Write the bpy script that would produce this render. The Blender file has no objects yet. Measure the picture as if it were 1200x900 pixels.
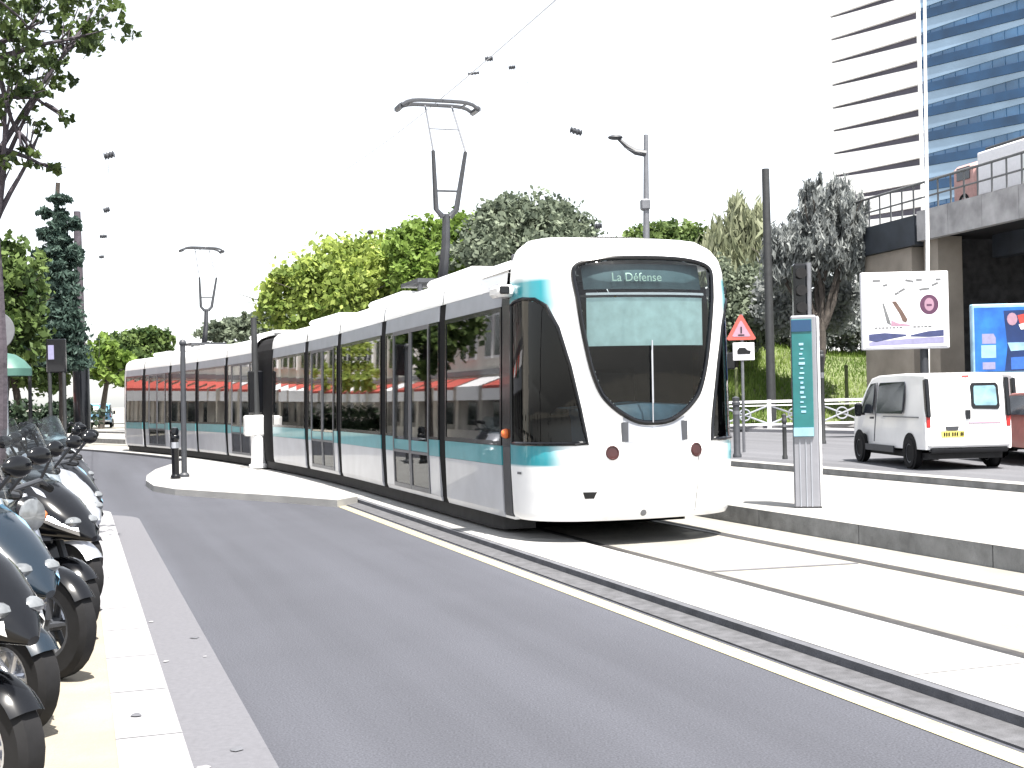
import bpy, math, random
import numpy as np
from mathutils import Vector, Matrix
random.seed(7); rng = np.random.default_rng(11)
scene = bpy.context.scene
C = scene.collection
PI = math.pi; R = math.radians
cos, sin = math.cos, math.sin

# ------------------------------------------------------------------ camera
F = 1500.0; ROLL = R(1.4); H = 1.6; Y0 = 465.0
def ray(x, y):
    cx = (x-600)/F; cy = (Y0-y)/F
    return (cx*cos(ROLL)+cy*sin(ROLL), -cx*sin(ROLL)+cy*cos(ROLL))
def G(x, y, z=0.0):                 # pixel -> point at height z
    X, Z = ray(x, y); d = (z-H)/Z
    return Vector((X*d, d, z))
def P(x, y, d):                     # pixel -> point at distance d
    X, Z = ray(x, y)
    return Vector((X*d, d, H+Z*d))
cam = bpy.data.cameras.new('camera'); cam.lens = 45.0; cam.sensor_width = 36.0
cam.clip_start = .1; cam.clip_end = 3000; cam.shift_y = 15/1200
co = bpy.data.objects.new('camera', cam); C.objects.link(co); scene.camera = co
right = Vector((cos(ROLL), 0, -sin(ROLL))); up = Vector((sin(ROLL), 0, cos(ROLL))); back = Vector((0, -1, 0))
co.matrix_world = Matrix(((right.x, up.x, back.x, 0), (right.y, up.y, back.y, 0), (right.z, up.z, back.z, H), (0, 0, 0, 1)))

# ------------------------------------------------------------------ world and sun
SUN_EL, SUN_AZ = R(66), math.atan2(.45, -.89)
w = bpy.data.worlds.new('World'); scene.world = w; w.use_nodes = True
nt = w.node_tree; bg = nt.nodes['Background']
sky = nt.nodes.new('ShaderNodeTexSky'); sky.sky_type = 'NISHITA'; sky.sun_disc = False
sky.sun_elevation = SUN_EL; sky.sun_rotation = SUN_AZ
sky.air_density = 1.0; sky.dust_density = 1.2; sky.ozone_density = 1.0
hs = nt.nodes.new('ShaderNodeHueSaturation'); hs.inputs['Saturation'].default_value = .25
nt.links.new(sky.outputs[0], hs.inputs['Color']); nt.links.new(hs.outputs[0], bg.inputs[0])
bg.inputs[1].default_value = .10
sl = bpy.data.lights.new('sun', 'SUN'); sl.energy = 4.8; sl.angle = R(.6); sl.color = (1, .95, .88)
so = bpy.data.objects.new('sun', sl); C.objects.link(so)
sv = Vector((sin(SUN_AZ)*cos(SUN_EL), cos(SUN_AZ)*cos(SUN_EL), sin(SUN_EL)))
so.rotation_euler = sv.to_track_quat('Z', 'Y').to_euler(); so.location = (10, -10, 30)
vs = scene.view_settings; vs.view_transform = 'Standard'; vs.look = 'None'; vs.exposure = 1.75; vs.gamma = 1
vs.use_curve_mapping = False
scene.cycles.max_bounces = 8; scene.cycles.use_denoising = True; scene.cycles.transparent_max_bounces = 16

# ------------------------------------------------------------------ materials
def mat(name, col, rough=.6, metal=0.0, var=.12, scale=8.0, bump=0.0, bscale=None, spec=.5, coat=0.0, trans=0.0, col2=None):
    m = bpy.data.materials.new(name); m.use_nodes = True
    n = m.node_tree.nodes; l = m.node_tree.links; b = n['Principled BSDF']
    b.inputs['Roughness'].default_value = rough; b.inputs['Metallic'].default_value = metal
    b.inputs['Specular IOR Level'].default_value = spec; b.inputs['Coat Weight'].default_value = coat
    tc = n.new('ShaderNodeTexCoord')
    nz = n.new('ShaderNodeTexNoise'); nz.inputs['Scale'].default_value = scale; nz.inputs['Detail'].default_value = 6
    l.new(tc.outputs['Object'], nz.inputs['Vector'])
    rp = n.new('ShaderNodeValToRGB'); rp.color_ramp.elements[0].position = .3; rp.color_ramp.elements[1].position = .72
    c = Vector(col); c2 = Vector(col2) if col2 else c
    rp.color_ramp.elements[0].color = (*[max(0, v*(1-var)) for v in c], 1)
    rp.color_ramp.elements[1].color = (*[min(1, v*(1+var)) for v in c2], 1)
    l.new(nz.outputs['Fac'], rp.inputs['Fac']); l.new(rp.outputs[0], b.inputs['Base Color'])
    if bump:
        bn = n.new('ShaderNodeTexNoise'); bn.inputs['Scale'].default_value = bscale or scale*8; bn.inputs['Detail'].default_value = 4
        l.new(tc.outputs['Object'], bn.inputs['Vector'])
        bp = n.new('ShaderNodeBump'); bp.inputs['Strength'].default_value = bump; bp.inputs['Distance'].default_value = .02
        l.new(bn.outputs['Fac'], bp.inputs['Height']); l.new(bp.outputs[0], b.inputs['Normal'])
    return m
def glass(name, tint=(.55, .62, .62), refl=1.0, rough=.02):
    m = bpy.data.materials.new(name); m.use_nodes = True
    n = m.node_tree.nodes; l = m.node_tree.links; n.remove(n['Principled BSDF'])
    o = n['Material Output']; t = n.new('ShaderNodeBsdfTransparent'); t.inputs[0].default_value = (*tint, 1)
    g = n.new('ShaderNodeBsdfGlossy'); g.inputs['Roughness'].default_value = rough
    f = n.new('ShaderNodeFresnel'); f.inputs[0].default_value = 1.5
    mu = n.new('ShaderNodeMath'); mu.operation = 'MULTIPLY'; mu.inputs[1].default_value = refl; mu.use_clamp = True
    mx = n.new('ShaderNodeMixShader'); l.new(f.outputs[0], mu.inputs[0]); l.new(mu.outputs[0], mx.inputs[0])
    l.new(t.outputs[0], mx.inputs[1]); l.new(g.outputs[0], mx.inputs[2]); l.new(mx.outputs[0], o.inputs[0])
    return m
def road_mat(name, base, lane=True):
    m = bpy.data.materials.new(name); m.use_nodes = True
    n = m.node_tree.nodes; l = m.node_tree.links; b = n['Principled BSDF']; b.inputs['Roughness'].default_value = .85
    b.inputs['Specular IOR Level'].default_value = .3
    tc = n.new('ShaderNodeTexCoord')
    m0 = n.new('ShaderNodeMapping'); m0.inputs['Rotation'].default_value = (0, 0, -R(18.8)); l.new(tc.outputs['Object'], m0.inputs['Vector'])
    mp = n.new('ShaderNodeMapping'); mp.inputs['Scale'].default_value = (1.3, .05, 1)
    l.new(m0.outputs[0], mp.inputs['Vector'])
    a = n.new('ShaderNodeTexNoise'); a.inputs['Scale'].default_value = 1.1; a.inputs['Detail'].default_value = 3
    l.new(mp.outputs[0], a.inputs['Vector'])
    f = n.new('ShaderNodeTexNoise'); f.inputs['Scale'].default_value = 90; f.inputs['Detail'].default_value = 3
    l.new(tc.outputs['Object'], f.inputs['Vector'])
    p = n.new('ShaderNodeTexNoise'); p.inputs['Scale'].default_value = .9; p.inputs['Detail'].default_value = 5
    l.new(tc.outputs['Object'], p.inputs['Vector'])
    def mul(x, lo, hi):
        r = n.new('ShaderNodeMapRange'); r.inputs['From Min'].default_value = .3; r.inputs['From Max'].default_value = .7
        r.inputs['To Min'].default_value = lo; r.inputs['To Max'].default_value = hi; l.new(x.outputs['Fac'], r.inputs['Value']); return r
    r1, r2, r3 = mul(a, .84, 1.18), mul(f, .68, 1.32), mul(p, .965, 1.035)
    m1 = n.new('ShaderNodeMath'); m1.operation = 'MULTIPLY'; l.new(r1.outputs[0], m1.inputs[0]); l.new(r2.outputs[0], m1.inputs[1])
    m2 = n.new('ShaderNodeMath'); m2.operation = 'MULTIPLY'; l.new(m1.outputs[0], m2.inputs[0]); l.new(r3.outputs[0], m2.inputs[1])
    v = n.new('ShaderNodeVectorMath'); v.operation = 'SCALE'; v.inputs[0].default_value = base; l.new(m2.outputs[0], v.inputs['Scale'])
    l.new(v.outputs[0], b.inputs['Base Color'])
    bp = n.new('ShaderNodeBump'); bp.inputs['Strength'].default_value = .35; bp.inputs['Distance'].default_value = .01
    l.new(f.outputs['Fac'], bp.inputs['Height']); l.new(bp.outputs[0], b.inputs['Normal'])
    return m
def leaf_mat(name, lo, hi, tr=.35):
    m = bpy.data.materials.new(name); m.use_nodes = True
    n = m.node_tree.nodes; l = m.node_tree.links; n.remove(n['Principled BSDF']); o = n['Material Output']
    at = n.new('ShaderNodeAttribute'); at.attribute_name = 'tint'
    mx = n.new('ShaderNodeMix'); mx.data_type = 'RGBA'; mx.inputs['A'].default_value = (*lo, 1); mx.inputs['B'].default_value = (*hi, 1)
    l.new(at.outputs['Fac'], mx.inputs['Factor'])
    d = n.new('ShaderNodeBsdfPrincipled'); d.inputs['Roughness'].default_value = .6; d.inputs['Specular IOR Level'].default_value = .25
    t = n.new('ShaderNodeBsdfTranslucent'); s = n.new('ShaderNodeMixShader'); s.inputs[0].default_value = tr
    l.new(mx.outputs['Result'], d.inputs['Base Color']); l.new(mx.outputs['Result'], t.inputs[0])
    l.new(d.outputs[0], s.inputs[1]); l.new(t.outputs[0], s.inputs[2]); l.new(s.outputs[0], o.inputs[0])
    return m
M = {}
M['asphalt'] = road_mat('asphalt', (.053, .0555, .067))
M['asphalt_pale'] = road_mat('asphalt_pale', (.095, .097, .107))
M['gutter'] = mat('gutter_stone', (.098, .099, .112), .85, var=.10, scale=30, bump=.3)
M['granite'] = mat('granite', (.235, .236, .25), .75, var=.14, scale=25, bump=.3)
M['paving'] = mat('cream_paving', (.235, .21, .168), .85, var=.14, scale=2.5, bump=.35, bscale=60)
M['trackbed'] = mat('track_concrete', (.215, .206, .185), .85, var=.16, scale=1.6, bump=.3, bscale=50)
M['trackedge'] = mat('track_edge_concrete', (.27, .268, .262), .85, var=.13, scale=2.2, bump=.3, bscale=50)
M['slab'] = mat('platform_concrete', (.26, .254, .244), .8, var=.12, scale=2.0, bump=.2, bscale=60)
M['slab_shade'] = mat('platform_shaded_concrete', (.17, .175, .18), .85, var=.3, scale=5.0, bump=.5, bscale=40)  # darker slab colour puts shade into the upright platform and kerb faces
M['kerb_shade_spots'] = mat('kerb_shade_spots_grey', (.085, .088, .10), .85, var=.25, scale=6, bump=.4)  # dark grey for the kerb's shaded face and for the gum spots
M['line'] = mat('road_paint', (.285, .262, .175), .7, var=.16, scale=16)
M['steel'] = mat('rail_steel', (.06, .058, .058), .45, .6, var=.2, scale=12)
M['groove'] = mat('rail_groove', (.035, .033, .033), .9, var=.3, scale=12)
M['white'] = mat('white_paint', (.82, .82, .82), .28, var=.03, scale=3, coat=.5)
M['pearl'] = mat('pearl_paint', (.46, .47, .50), .32, var=.10, scale=2.2, coat=.4)
M['cantrail'] = mat('grey_band_paint', (.27, .285, .32), .35, var=.08, scale=4)
M['teal'] = mat('teal_paint', (.06, .30, .34), .3, var=.10, scale=5, coat=.4)
M['teal_deep'] = mat('teal_deep', (.016, .125, .13), .35, var=.12, scale=6)
M['rubber'] = mat('black_rubber', (.009, .009, .010), .75, var=.25, scale=14, spec=.25)
M['channel'] = mat('channel_stone', (.07, .071, .078), .85, var=.3, scale=10, bump=.4)
M['black'] = mat('black_paint', (.004, .0045, .006), .18, var=.2, scale=8, coat=.15, spec=.3)
M['bogie'] = mat('underframe_black', (.015, .015, .016), .8, var=.3, scale=6)
M['darkgrey'] = mat('dark_grey_paint', (.035, .038, .045), .5, var=.15, scale=8)
M['grey'] = mat('grey_metal', (.15, .155, .17), .4, .4, var=.12, scale=8)
M['silver'] = mat('silver_metal', (.55, .57, .62), .28, .8, var=.08, scale=6)
M['wire'] = mat('wire_grey', (.3, .31, .33), .6, var=.1)
M['pole'] = mat('dark_pole_paint', (.026, .028, .03), .55, var=.2, scale=5)
M['glass'] = glass('tram_window_glass', (.80, .84, .84), 1.7)
M['glass_door'] = glass('tram_door_glass', (.68, .74, .75), 1.5)
M['glass_low'] = glass('tram_lower_door_glass', (.34, .38, .40), .8)
M['screen'] = glass('windscreen_glass', (.70, .77, .78), .8)
M['cabglass'] = glass('cab_side_glass', (.22, .24, .26), .8)
M['floor_in'] = mat('tram_floor', (.30, .30, .31), .7)
M['ceil_in'] = mat('tram_ceiling', (.75, .75, .75), .6)
M['inner'] = mat('tram_inner_grey', (.20, .21, .23), .6)
M['seat_red'] = mat('seat_red', (.42, .04, .035), .8, var=.25, scale=10)
M['seat_blue'] = mat('seat_blue', (.05, .09, .20), .8, var=.25, scale=10)
M['yellow'] = mat('handrail_yellow', (.5, .33, .04), .4)
M['blind'] = mat('blind_fabric', (.55, .70, .70), .8, var=.14, scale=9)
M['dash'] = mat('dashboard_blue_grey', (.07, .14, .20), .45, var=.2)
M['redlens'] = mat('red_lens', (.35, .02, .02), .25, var=.1)
M['lens'] = mat('dark_lens', (.035, .008, .008), .15, var=.2)
M['orange'] = mat('orange_lens', (.7, .16, .04), .25)
M['plate'] = mat('yellow_plate', (.55, .48, .12), .5, var=.1)
M['concrete'] = mat('bridge_concrete', (.34, .335, .34), .85, var=.28, scale=1.6, bump=.4, bscale=12)
M['concrete_cream'] = mat('abutment_stone', (.27, .24, .205), .85, var=.25, scale=.8, bump=.4, bscale=14)
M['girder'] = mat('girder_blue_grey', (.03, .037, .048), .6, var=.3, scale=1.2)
M['shade_dark'] = mat('shade_near_black', (.012, .012, .014), .9, var=.3, scale=.6)  # near-black colour stands in for shade under the bridge and inside the cab
M['rough_wall'] = mat('stone_wall_dark', (.05, .05, .053), .9, var=.5, scale=3, bump=.5, bscale=8)
M['twhite'] = mat('tower_white_panel', (.86, .86, .87), .4, var=.04, scale=.2)
M['tdark'] = mat('tower_dark_slot', (.055, .05, .075), .4, var=.3, scale=.15)
M['tpale'] = mat('tower_sky_reflection', (.20, .29, .40), .3, var=.45, scale=.07)  # pale tone for the sky reflection painted on the tower glass
M['tblue'] = mat('tower_blue_glass', (.05, .13, .25), .12, var=.6, scale=.11, spec=.7)
M['tblue_dark'] = mat('tower_dark_blue_band', (.012, .05, .12), .2, var=.4, scale=.2)
M['bark'] = mat('bark', (.05, .042, .036), .9, var=.35, scale=5, bump=.6, bscale=14)
M['bark_grey'] = mat('bark_grey_mauve', (.055, .047, .058), .9, var=.3, scale=4, bump=.6, bscale=14)
M['pale_red_car'] = mat('faded_red_car_paint', (.40, .13, .11), .35, var=.1, coat=.4)
M['red'] = mat('red_paint', (.45, .05, .04), .4, var=.1)
M['awning'] = mat('red_awning', (.40, .075, .06), .8, var=.15, scale=2)
M['wallcream'] = mat('render_cream', (.42, .38, .31), .85, var=.12, scale=1.5)
M['shop_front'] = mat('shop_front', (.30, .29, .27), .5, var=.5, scale=.9)
M['shop_glass'] = mat('shop_glass', (.03, .035, .04), .1, var=.3)
M['green_bin'] = mat('green_bin', (.05, .12, .10), .45, var=.15, scale=4)
M['lens_clear'] = mat('clear_lens', (.16, .17, .18), .06, .3, var=.3, scale=20, coat=.6)
M['globe'] = mat('globe_opal', (.82, .82, .82), .3, var=.02)
M['sky_blue'] = mat('pale_blue_paint', (.16, .36, .55), .25, var=.1, coat=.6)
M['steel_blue'] = mat('dark_blue_paint', (.006, .013, .022), .2, var=.1, coat=.35)
M['blue'] = mat('blue_paint', (.03, .11, .40), .35, var=.12)
M['ad_blue'] = mat('advert_blue', (.006, .06, .30), .45, var=.35, scale=1.2, col2=(.015, .12, .42))
M['ad_dark'] = mat('advert_dark_blue', (.006, .022, .09), .45, var=.3, scale=2)
M['ad_pale'] = mat('advert_pale_blue', (.24, .40, .52), .5, var=.25, scale=3)
M['ad_white'] = mat('advert_white', (.72, .72, .75), .5, var=.04)
M['ad_brown'] = mat('advert_brown', (.10, .062, .05), .6, var=.2)
M['ad_grey'] = mat('advert_grey', (.12, .125, .13), .6, var=.2)
M['ad_navy'] = mat('advert_navy', (.035, .045, .12), .6, var=.2)
M['ad_plum'] = mat('advert_plum', (.075, .025, .06), .6, var=.2)
M['ad_lilac'] = mat('advert_lilac', (.22, .215, .34), .6, var=.1)
M['ad_pink'] = mat('advert_pink', (.30, .18, .24), .6, var=.1)
M['amber_text'] = mat('display_letters', (.62, .78, .66), .6, var=.05)
M['display'] = mat('display_panel', (.045, .075, .085), .35, var=.2)
M['van_glass'] = mat('van_window', (.025, .03, .04), .08, var=.3, scale=3)
M['van_pale_glass'] = mat('van_rear_window', (.16, .28, .33), .08, var=.35, scale=4)
M['soil'] = mat('bank_soil', (.10, .12, .05), .95, var=.3, scale=.7)
M['earth'] = mat('far_ground', (.24, .23, .2), .9, var=.25, scale=.1, bump=.2)
M['skin'] = mat('skin', (.35, .22, .16), .6)
L = {
 'green': leaf_mat('leaf_green', (.022, .05, .015), (.14, .20, .06), .4),
 'shade': leaf_mat('leaf_shade', (.01, .024, .01), (.085, .125, .035), .35),
 'lime': leaf_mat('leaf_lime', (.09, .15, .03), (.42, .50, .13), .5),
 'mid': leaf_mat('leaf_mid', (.07, .13, .02), (.24, .34, .08), .48),
 'dark': leaf_mat('leaf_dark', (.008, .017, .014), (.04, .065, .035), .25),
 'grey': leaf_mat('leaf_grey', (.055, .075, .055), (.24, .28, .20), .42),
 'olive': leaf_mat('leaf_olive', (.12, .135, .135), (.34, .36, .355), .45),
 'reed': leaf_mat('leaf_reed', (.12, .14, .08), (.42, .44, .30), .45),
 'fir': leaf_mat('leaf_fir', (.012, .03, .026), (.10, .155, .125), .35),
 'grass': leaf_mat('leaf_grass', (.10, .17, .03), (.28, .36, .10), .45),
}

# ------------------------------------------------------------------ mesh builder
class MB:
    def __init__(s): s.v = []; s.f = []; s.m = []
    def add(s, vs, fs, mi=0):
        o = len(s.v); s.v += [tuple(p) for p in vs]; s.f += [tuple(i+o for i in f) for f in fs]; s.m += [mi]*len(fs); return s
    def box(s, c, d, rz=0, mi=0, bev=0.0, M4=None):
        x, y, z = d[0]/2, d[1]/2, d[2]/2
        if bev <= 0:
            vs = [(sx*x, sy*y, sz*z) for sx in (-1, 1) for sy in (-1, 1) for sz in (-1, 1)]
            fs = [(0, 1, 3, 2), (4, 6, 7, 5), (0, 4, 5, 1), (2, 3, 7, 6), (0, 2, 6, 4), (1, 5, 7, 3)]
        else:
            b = min(bev, x*.9, y*.9, z*.9); vs = []; fs = []
            idx = {}
            for sx in (-1, 1):
                for sy in (-1, 1):
                    for sz in (-1, 1):
                        for k in range(3):
                            p = [sx*x, sy*y, sz*z]
                            for j in range(3):
                                if j != k: p[j] -= (sx, sy, sz)[j]*b
                            idx[(sx, sy, sz, k)] = len(vs); vs.append(tuple(p))
            for k in range(3):
                a, c2 = [j for j in range(3) if j != k]
                for sg in (-1, 1):
                    loop = []
                    for (u, v) in ((-1, -1), (1, -1), (1, 1), (-1, 1)):
                        q = [0, 0, 0]; q[k] = sg; q[a] = u; q[c2] = v; loop.append(idx[(q[0], q[1], q[2], k)])
                    if (sg > 0) == (k == 1): loop.reverse()
                    fs.append(loop)
            for k in range(3):
                a, c2 = [j for j in range(3) if j != k]
                for u in (-1, 1):
                    for v in (-1, 1):
                        q1 = [0, 0, 0]; q1[a] = u; q1[c2] = v; q1[k] = -1; q2 = list(q1); q2[k] = 1
                        fs.append([idx[(*q1, a)], idx[(*q1, c2)], idx[(*q2, c2)], idx[(*q2, a)]])
            for sx in (-1, 1):
                for sy in (-1, 1):
                    for sz in (-1, 1): fs.append([idx[(sx, sy, sz, k)] for k in range(3)])
        cr, sr = cos(rz), sin(rz)
        if M4 is not None: vs = [tuple(M4 @ Vector(p)) for p in vs]
        return s.add([(p[0]*cr-p[1]*sr+c[0], p[0]*sr+p[1]*cr+c[1], p[2]+c[2]) for p in vs], fs, mi)
    def prism(s, pts, z0, z1, mi=0):           # polygon in xy, extruded in z
        n = len(pts)
        vs = [(p[0], p[1], z0) for p in pts]+[(p[0], p[1], z1) for p in pts]
        fs = [tuple(range(n-1, -1, -1)), tuple(range(n, 2*n))]+[(i, (i+1) % n, (i+1) % n+n, i+n) for i in range(n)]
        return s.add(vs, fs, mi)
    def slabxz(s, pts, y0, y1, mi=0):          # polygon in xz, extruded in y
        n = len(pts)
        vs = [(p[0], y0, p[1]) for p in pts]+[(p[0], y1, p[1]) for p in pts]
        fs = [tuple(range(n)), tuple(range(2*n-1, n-1, -1))]+[(i, i+n, (i+1) % n+n, (i+1) % n) for i in range(n)]
        return s.add(vs, fs, mi)
    def tube(s, pts, r, n=8, mi=0, closed=False):
        pts = [Vector(p) for p in pts]; k = len(pts)
        rs = r if isinstance(r, (list, tuple)) else [r]*k
        vs = []; fs = []; prev = None
        for i, p in enumerate(pts):
            if closed: t = pts[(i+1) % k]-pts[i-1]
            else: t = pts[min(i+1, k-1)]-pts[max(i-1, 0)]
            t.normalize()
            a = prev if prev is not None else (Vector((0, 0, 1)) if abs(t.z) < .9 else Vector((1, 0, 0)))
            u = (a-t*a.dot(t)).normalized(); v = t.cross(u); prev = u
            for j in range(n):
                an = 2*PI*j/n; vs.append(p+(u*cos(an)+v*sin(an))*rs[i])
        for i in range(k if closed else k-1):
            i2 = (i+1) % k
            for j in range(n): fs.append((i*n+j, i*n+(j+1) % n, i2*n+(j+1) % n, i2*n+j))
        if not closed: fs += [tuple(range(n-1, -1, -1)), tuple(range((k-1)*n, k*n))]
        return s.add(vs, fs, mi)
    def lathe(s, prof, c=(0, 0, 0), n=20, axis='z', mi=0):  # prof: (r, h)
        vs = []; fs = []; k = len(prof)
        for (r, h) in prof:
            for j in range(n):
                a = 2*PI*j/n; x, y = r*cos(a), r*sin(a)
                p = (x, y, h) if axis == 'z' else ((x, h, y) if axis == 'y' else (h, x, y))
                vs.append((p[0]+c[0], p[1]+c[1], p[2]+c[2]))
        for i in range(k-1):
            for j in range(n): fs.append((i*n+j, i*n+(j+1) % n, (i+1)*n+(j+1) % n, (i+1)*n+j))
        if prof[0] != prof[-1]:
            if prof[0][0] > 1e-6: fs.append(tuple(range(n-1, -1, -1)))
            if prof[-1][0] > 1e-6: fs.append(tuple(range((k-1)*n, k*n)))
        return s.add(vs, fs, mi)
    def ball(s, c, r, n=14, mi=0, sc=(1, 1, 1)):
        vs = []; fs = []; k = n//2
        for i in range(k+1):
            t = PI*i/k
            for j in range(n):
                a = 2*PI*j/n; vs.append((c[0]+r*sc[0]*sin(t)*cos(a), c[1]+r*sc[1]*sin(t)*sin(a), c[2]+r*sc[2]*cos(t)))
        for i in range(k):
            for j in range(n): fs.append((i*n+j, i*n+(j+1) % n, (i+1)*n+(j+1) % n, (i+1)*n+j))
        return s.add(vs, fs, mi)
    def grid(s, rows, mi=0, close=False):
        nr = len(rows); nc = len(rows[0]); vs = [p for r in rows for p in r]; fs = []
        for i in range(nr-1):
            for j in range(nc if close else nc-1):
                fs.append((i*nc+j, i*nc+(j+1) % nc, (i+1)*nc+(j+1) % nc, (i+1)*nc+j))
        return s.add(vs, fs, mi)
    def loft(s, secs, n=20, e=2.4, mi=0):      # secs: (centre, half width y, half height, tilt) along x
        rows = []
        for (c, hw, hh, tilt) in secs:
            row = []
            for j in range(n):
                a = 2*PI*j/n; ca, sa = cos(a), sin(a)
                y = hw*math.copysign(abs(ca)**(2/e), ca); q = hh*math.copysign(abs(sa)**(2/e), sa)
                row.append((c[0]-q*sin(tilt), c[1]+y, c[2]+q*cos(tilt)))
            rows.append(row)
        s.grid(rows, mi, close=True)
        o = len(s.v)-len(secs)*n
        s.f.append(tuple(o+j for j in range(n))); s.m.append(mi)
        s.f.append(tuple(o+(len(secs)-1)*n+j for j in range(n-1, -1, -1))); s.m.append(mi)
        return s
    def build(s, name, mats, parent=None, smooth=False, origin=None, fix=True):
        me = bpy.data.meshes.new(name)
        o = Vector(origin) if origin is not None else Vector((0, 0, 0))
        me.from_pydata([(p[0]-o.x, p[1]-o.y, p[2]-o.z) for p in s.v], [], s.f)
        if not isinstance(mats, (list, tuple)): mats = [mats]
        for mm in mats: me.materials.append(mm)
        me.polygons.foreach_set('material_index', s.m)
        if fix:
            import bmesh
            bm = bmesh.new(); bm.from_mesh(me); bmesh.ops.recalc_face_normals(bm, faces=bm.faces); bm.to_mesh(me); bm.free()
        if smooth:
            me.polygons.foreach_set('use_smooth', [True]*len(me.polygons))
            try: me.set_sharp_from_angle(angle=R(38))
            except Exception: pass
        ob = bpy.data.objects.new(name, me); C.objects.link(ob)
        if parent is not None: ob.parent = parent
        elif origin is not None: ob.location = o
        return ob
def tag(o, label, cat, group=None, kind=None):
    if label: o['label'] = label
    if cat: o['category'] = cat
    if group: o['group'] = group
    if kind: o['kind'] = kind
    return o
def struct(o, kind='structure'): o['kind'] = kind; return o
def thing(name, label, cat, loc=(0, 0, 0), rz=0, group=None):
    o = bpy.data.objects.new(name, None); C.objects.link(o); o.location = loc; o.rotation_euler = (0, 0, rz)
    o.empty_display_size = .3
    return tag(o, label, cat, group)
def copy_tree(o, parent=None):
    c = o.copy(); C.objects.link(c)
    if parent is not None: c.parent = parent; c.matrix_parent_inverse = o.matrix_parent_inverse.copy()
    for ch in o.children: copy_tree(ch, c)
    return c
def text_mesh(name, body, size, m, parent, loc, rot, extrude=.002, align='CENTER'):
    cu = bpy.data.curves.new(name, 'FONT'); cu.body = body; cu.size = size; cu.extrude = extrude
    cu.align_x = align; cu.align_y = 'CENTER'
    t = bpy.data.objects.new(name, cu); C.objects.link(t)
    dg = bpy.context.evaluated_depsgraph_get(); me = bpy.data.meshes.new_from_object(t.evaluated_get(dg))
    bpy.data.objects.remove(t); bpy.data.curves.remove(cu)
    me.materials.clear(); me.materials.append(m)
    o = bpy.data.objects.new(name, me); C.objects.link(o); o.parent = parent; o.location = loc; o.rotation_euler = rot
    return o

# ------------------------------------------------------------------ the track line
PHI0 = R(18.78); T0 = Vector((-sin(PHI0), cos(PHI0))); N0 = Vector((cos(PHI0), sin(PHI0)))
CO = 5.66
c0 = T0*13.04+N0*CO
BEND0, KB = 8.0, .0092
_tab = []
def _build():
    p = Vector(c0); ph = PHI0; ds = .25; s = 0.0
    while s < 130:
        _tab.append((s, p.x, p.y, ph))
        if s >= BEND0 and s < 42: ph += KB*ds
        p = p+Vector((-sin(ph), cos(ph)))*ds; s += ds
_build()
def path(s):
    if s <= 0: p = c0+T0*s; return p.x, p.y, PHI0
    i = min(int(s/.25), len(_tab)-2); a, b = _tab[i], _tab[i+1]; t = (s-a[0])/.25
    return a[1]+(b[1]-a[1])*t, a[2]+(b[2]-a[2])*t, a[3]+(b[3]-a[3])*t
def W(s, o, z=0.0):        # s along, o from track centre (right +)
    x, y, ph = path(s); return Vector((x+cos(ph)*o, y+sin(ph)*o, z))
def A(s, o, z=0.0): return W(s, o-CO, z)
def srange(a, b, st):
    n = max(1, int(math.ceil((b-a)/st))); return [a+(b-a)*i/n for i in range(n+1)]
def strip(o0, o1, z, a, b, st=1.0):
    m = MB(); m.grid([[A(s, o0, z), A(s, o1, z)] for s in srange(a, b, st)]); return m
def bar(o0, o1, z0, z1, a, b, st=1.0, m=None, mi=0):
    m = m or MB(); ss = srange(a, b, st)
    m.grid([[A(s, o0, z0), A(s, o0, z1), A(s, o1, z1), A(s, o1, z0)] for s in ss], mi, close=True)
    o = len(m.v)-4*len(ss); m.f += [tuple(range(o, o+4)), tuple(range(o+4*len(ss)-4, o+4*len(ss)))]; m.m += [mi, mi]
    return m

# ------------------------------------------------------------------ ground
g = MB(); g.grid([[(-900, -120, -.03), (900, -120, -.03)], [(-900, 1600, -.03), (900, 1600, -.03)]])
struct(g.build('ground', M['earth']))
rd = MB()
edge = [A(s, 4.1, 0) for s in srange(-24, 44, 1)]
poly = [(p.x, p.y) for p in edge]+[(-40, 61), (-60, 40), (-40, -14)]
rd.add([(x, y, 0) for x, y in poly], [tuple(range(len(poly)))])
struct(rd.build('road', M['asphalt']))
# left pavement, kerb and gutter
pe_s = 18.65*.947+5.76*.322-13.04+.3
def corner(o, z, rad=1.0):
    pts = [(s, o) for s in srange(-24, pe_s-rad, 1)]
    pts += [(pe_s-rad+rad*sin(a), o-rad+rad*cos(a)) for a in [R(10*i) for i in range(1, 10)]]
    return pts
def poly_strip(outer, inner, z):
    m = MB(); m.grid([[A(a[0], a[1], z), A(b[0], b[1], z)] for a, b in zip(outer, inner)]); return m
KZ = .115
outer = corner(.43, KZ, 1.0); inner = [(s if o > .4 else s-.0, o) for s, o in corner(.43, KZ, 1.0)]
def inset(o_edge, cut):
    pts = [(s, o_edge-cut) for s in srange(-24, pe_s-1.0, 1)]
    r = 1.0-cut
    pts += [(pe_s-1.0+r*sin(a), o_edge-1.0+r*cos(a)) for a in [R(10*i) for i in range(1, 10)]]
    return pts
k_in = inset(.43, .30)
kerb = MB()
rows = []
for a, b in zip(outer, k_in):
    rows.append([A(a[0], a[1], 0), A(a[0], a[1]-.012, KZ), A(b[0], b[1], KZ)])
kerb.grid(rows)
e0 = A(outer[-1][0], -30, 0)
last = [A(outer[-1][0], -30, 0), A(outer[-1][0], -30, KZ), A(k_in[-1][0], -30, KZ)]
kerb.grid([rows[-1], last])
struct(kerb.build('kerb', M['granite']))
pv = MB(); pts = [A(s, o, KZ-.004) for s, o in k_in]
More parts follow.
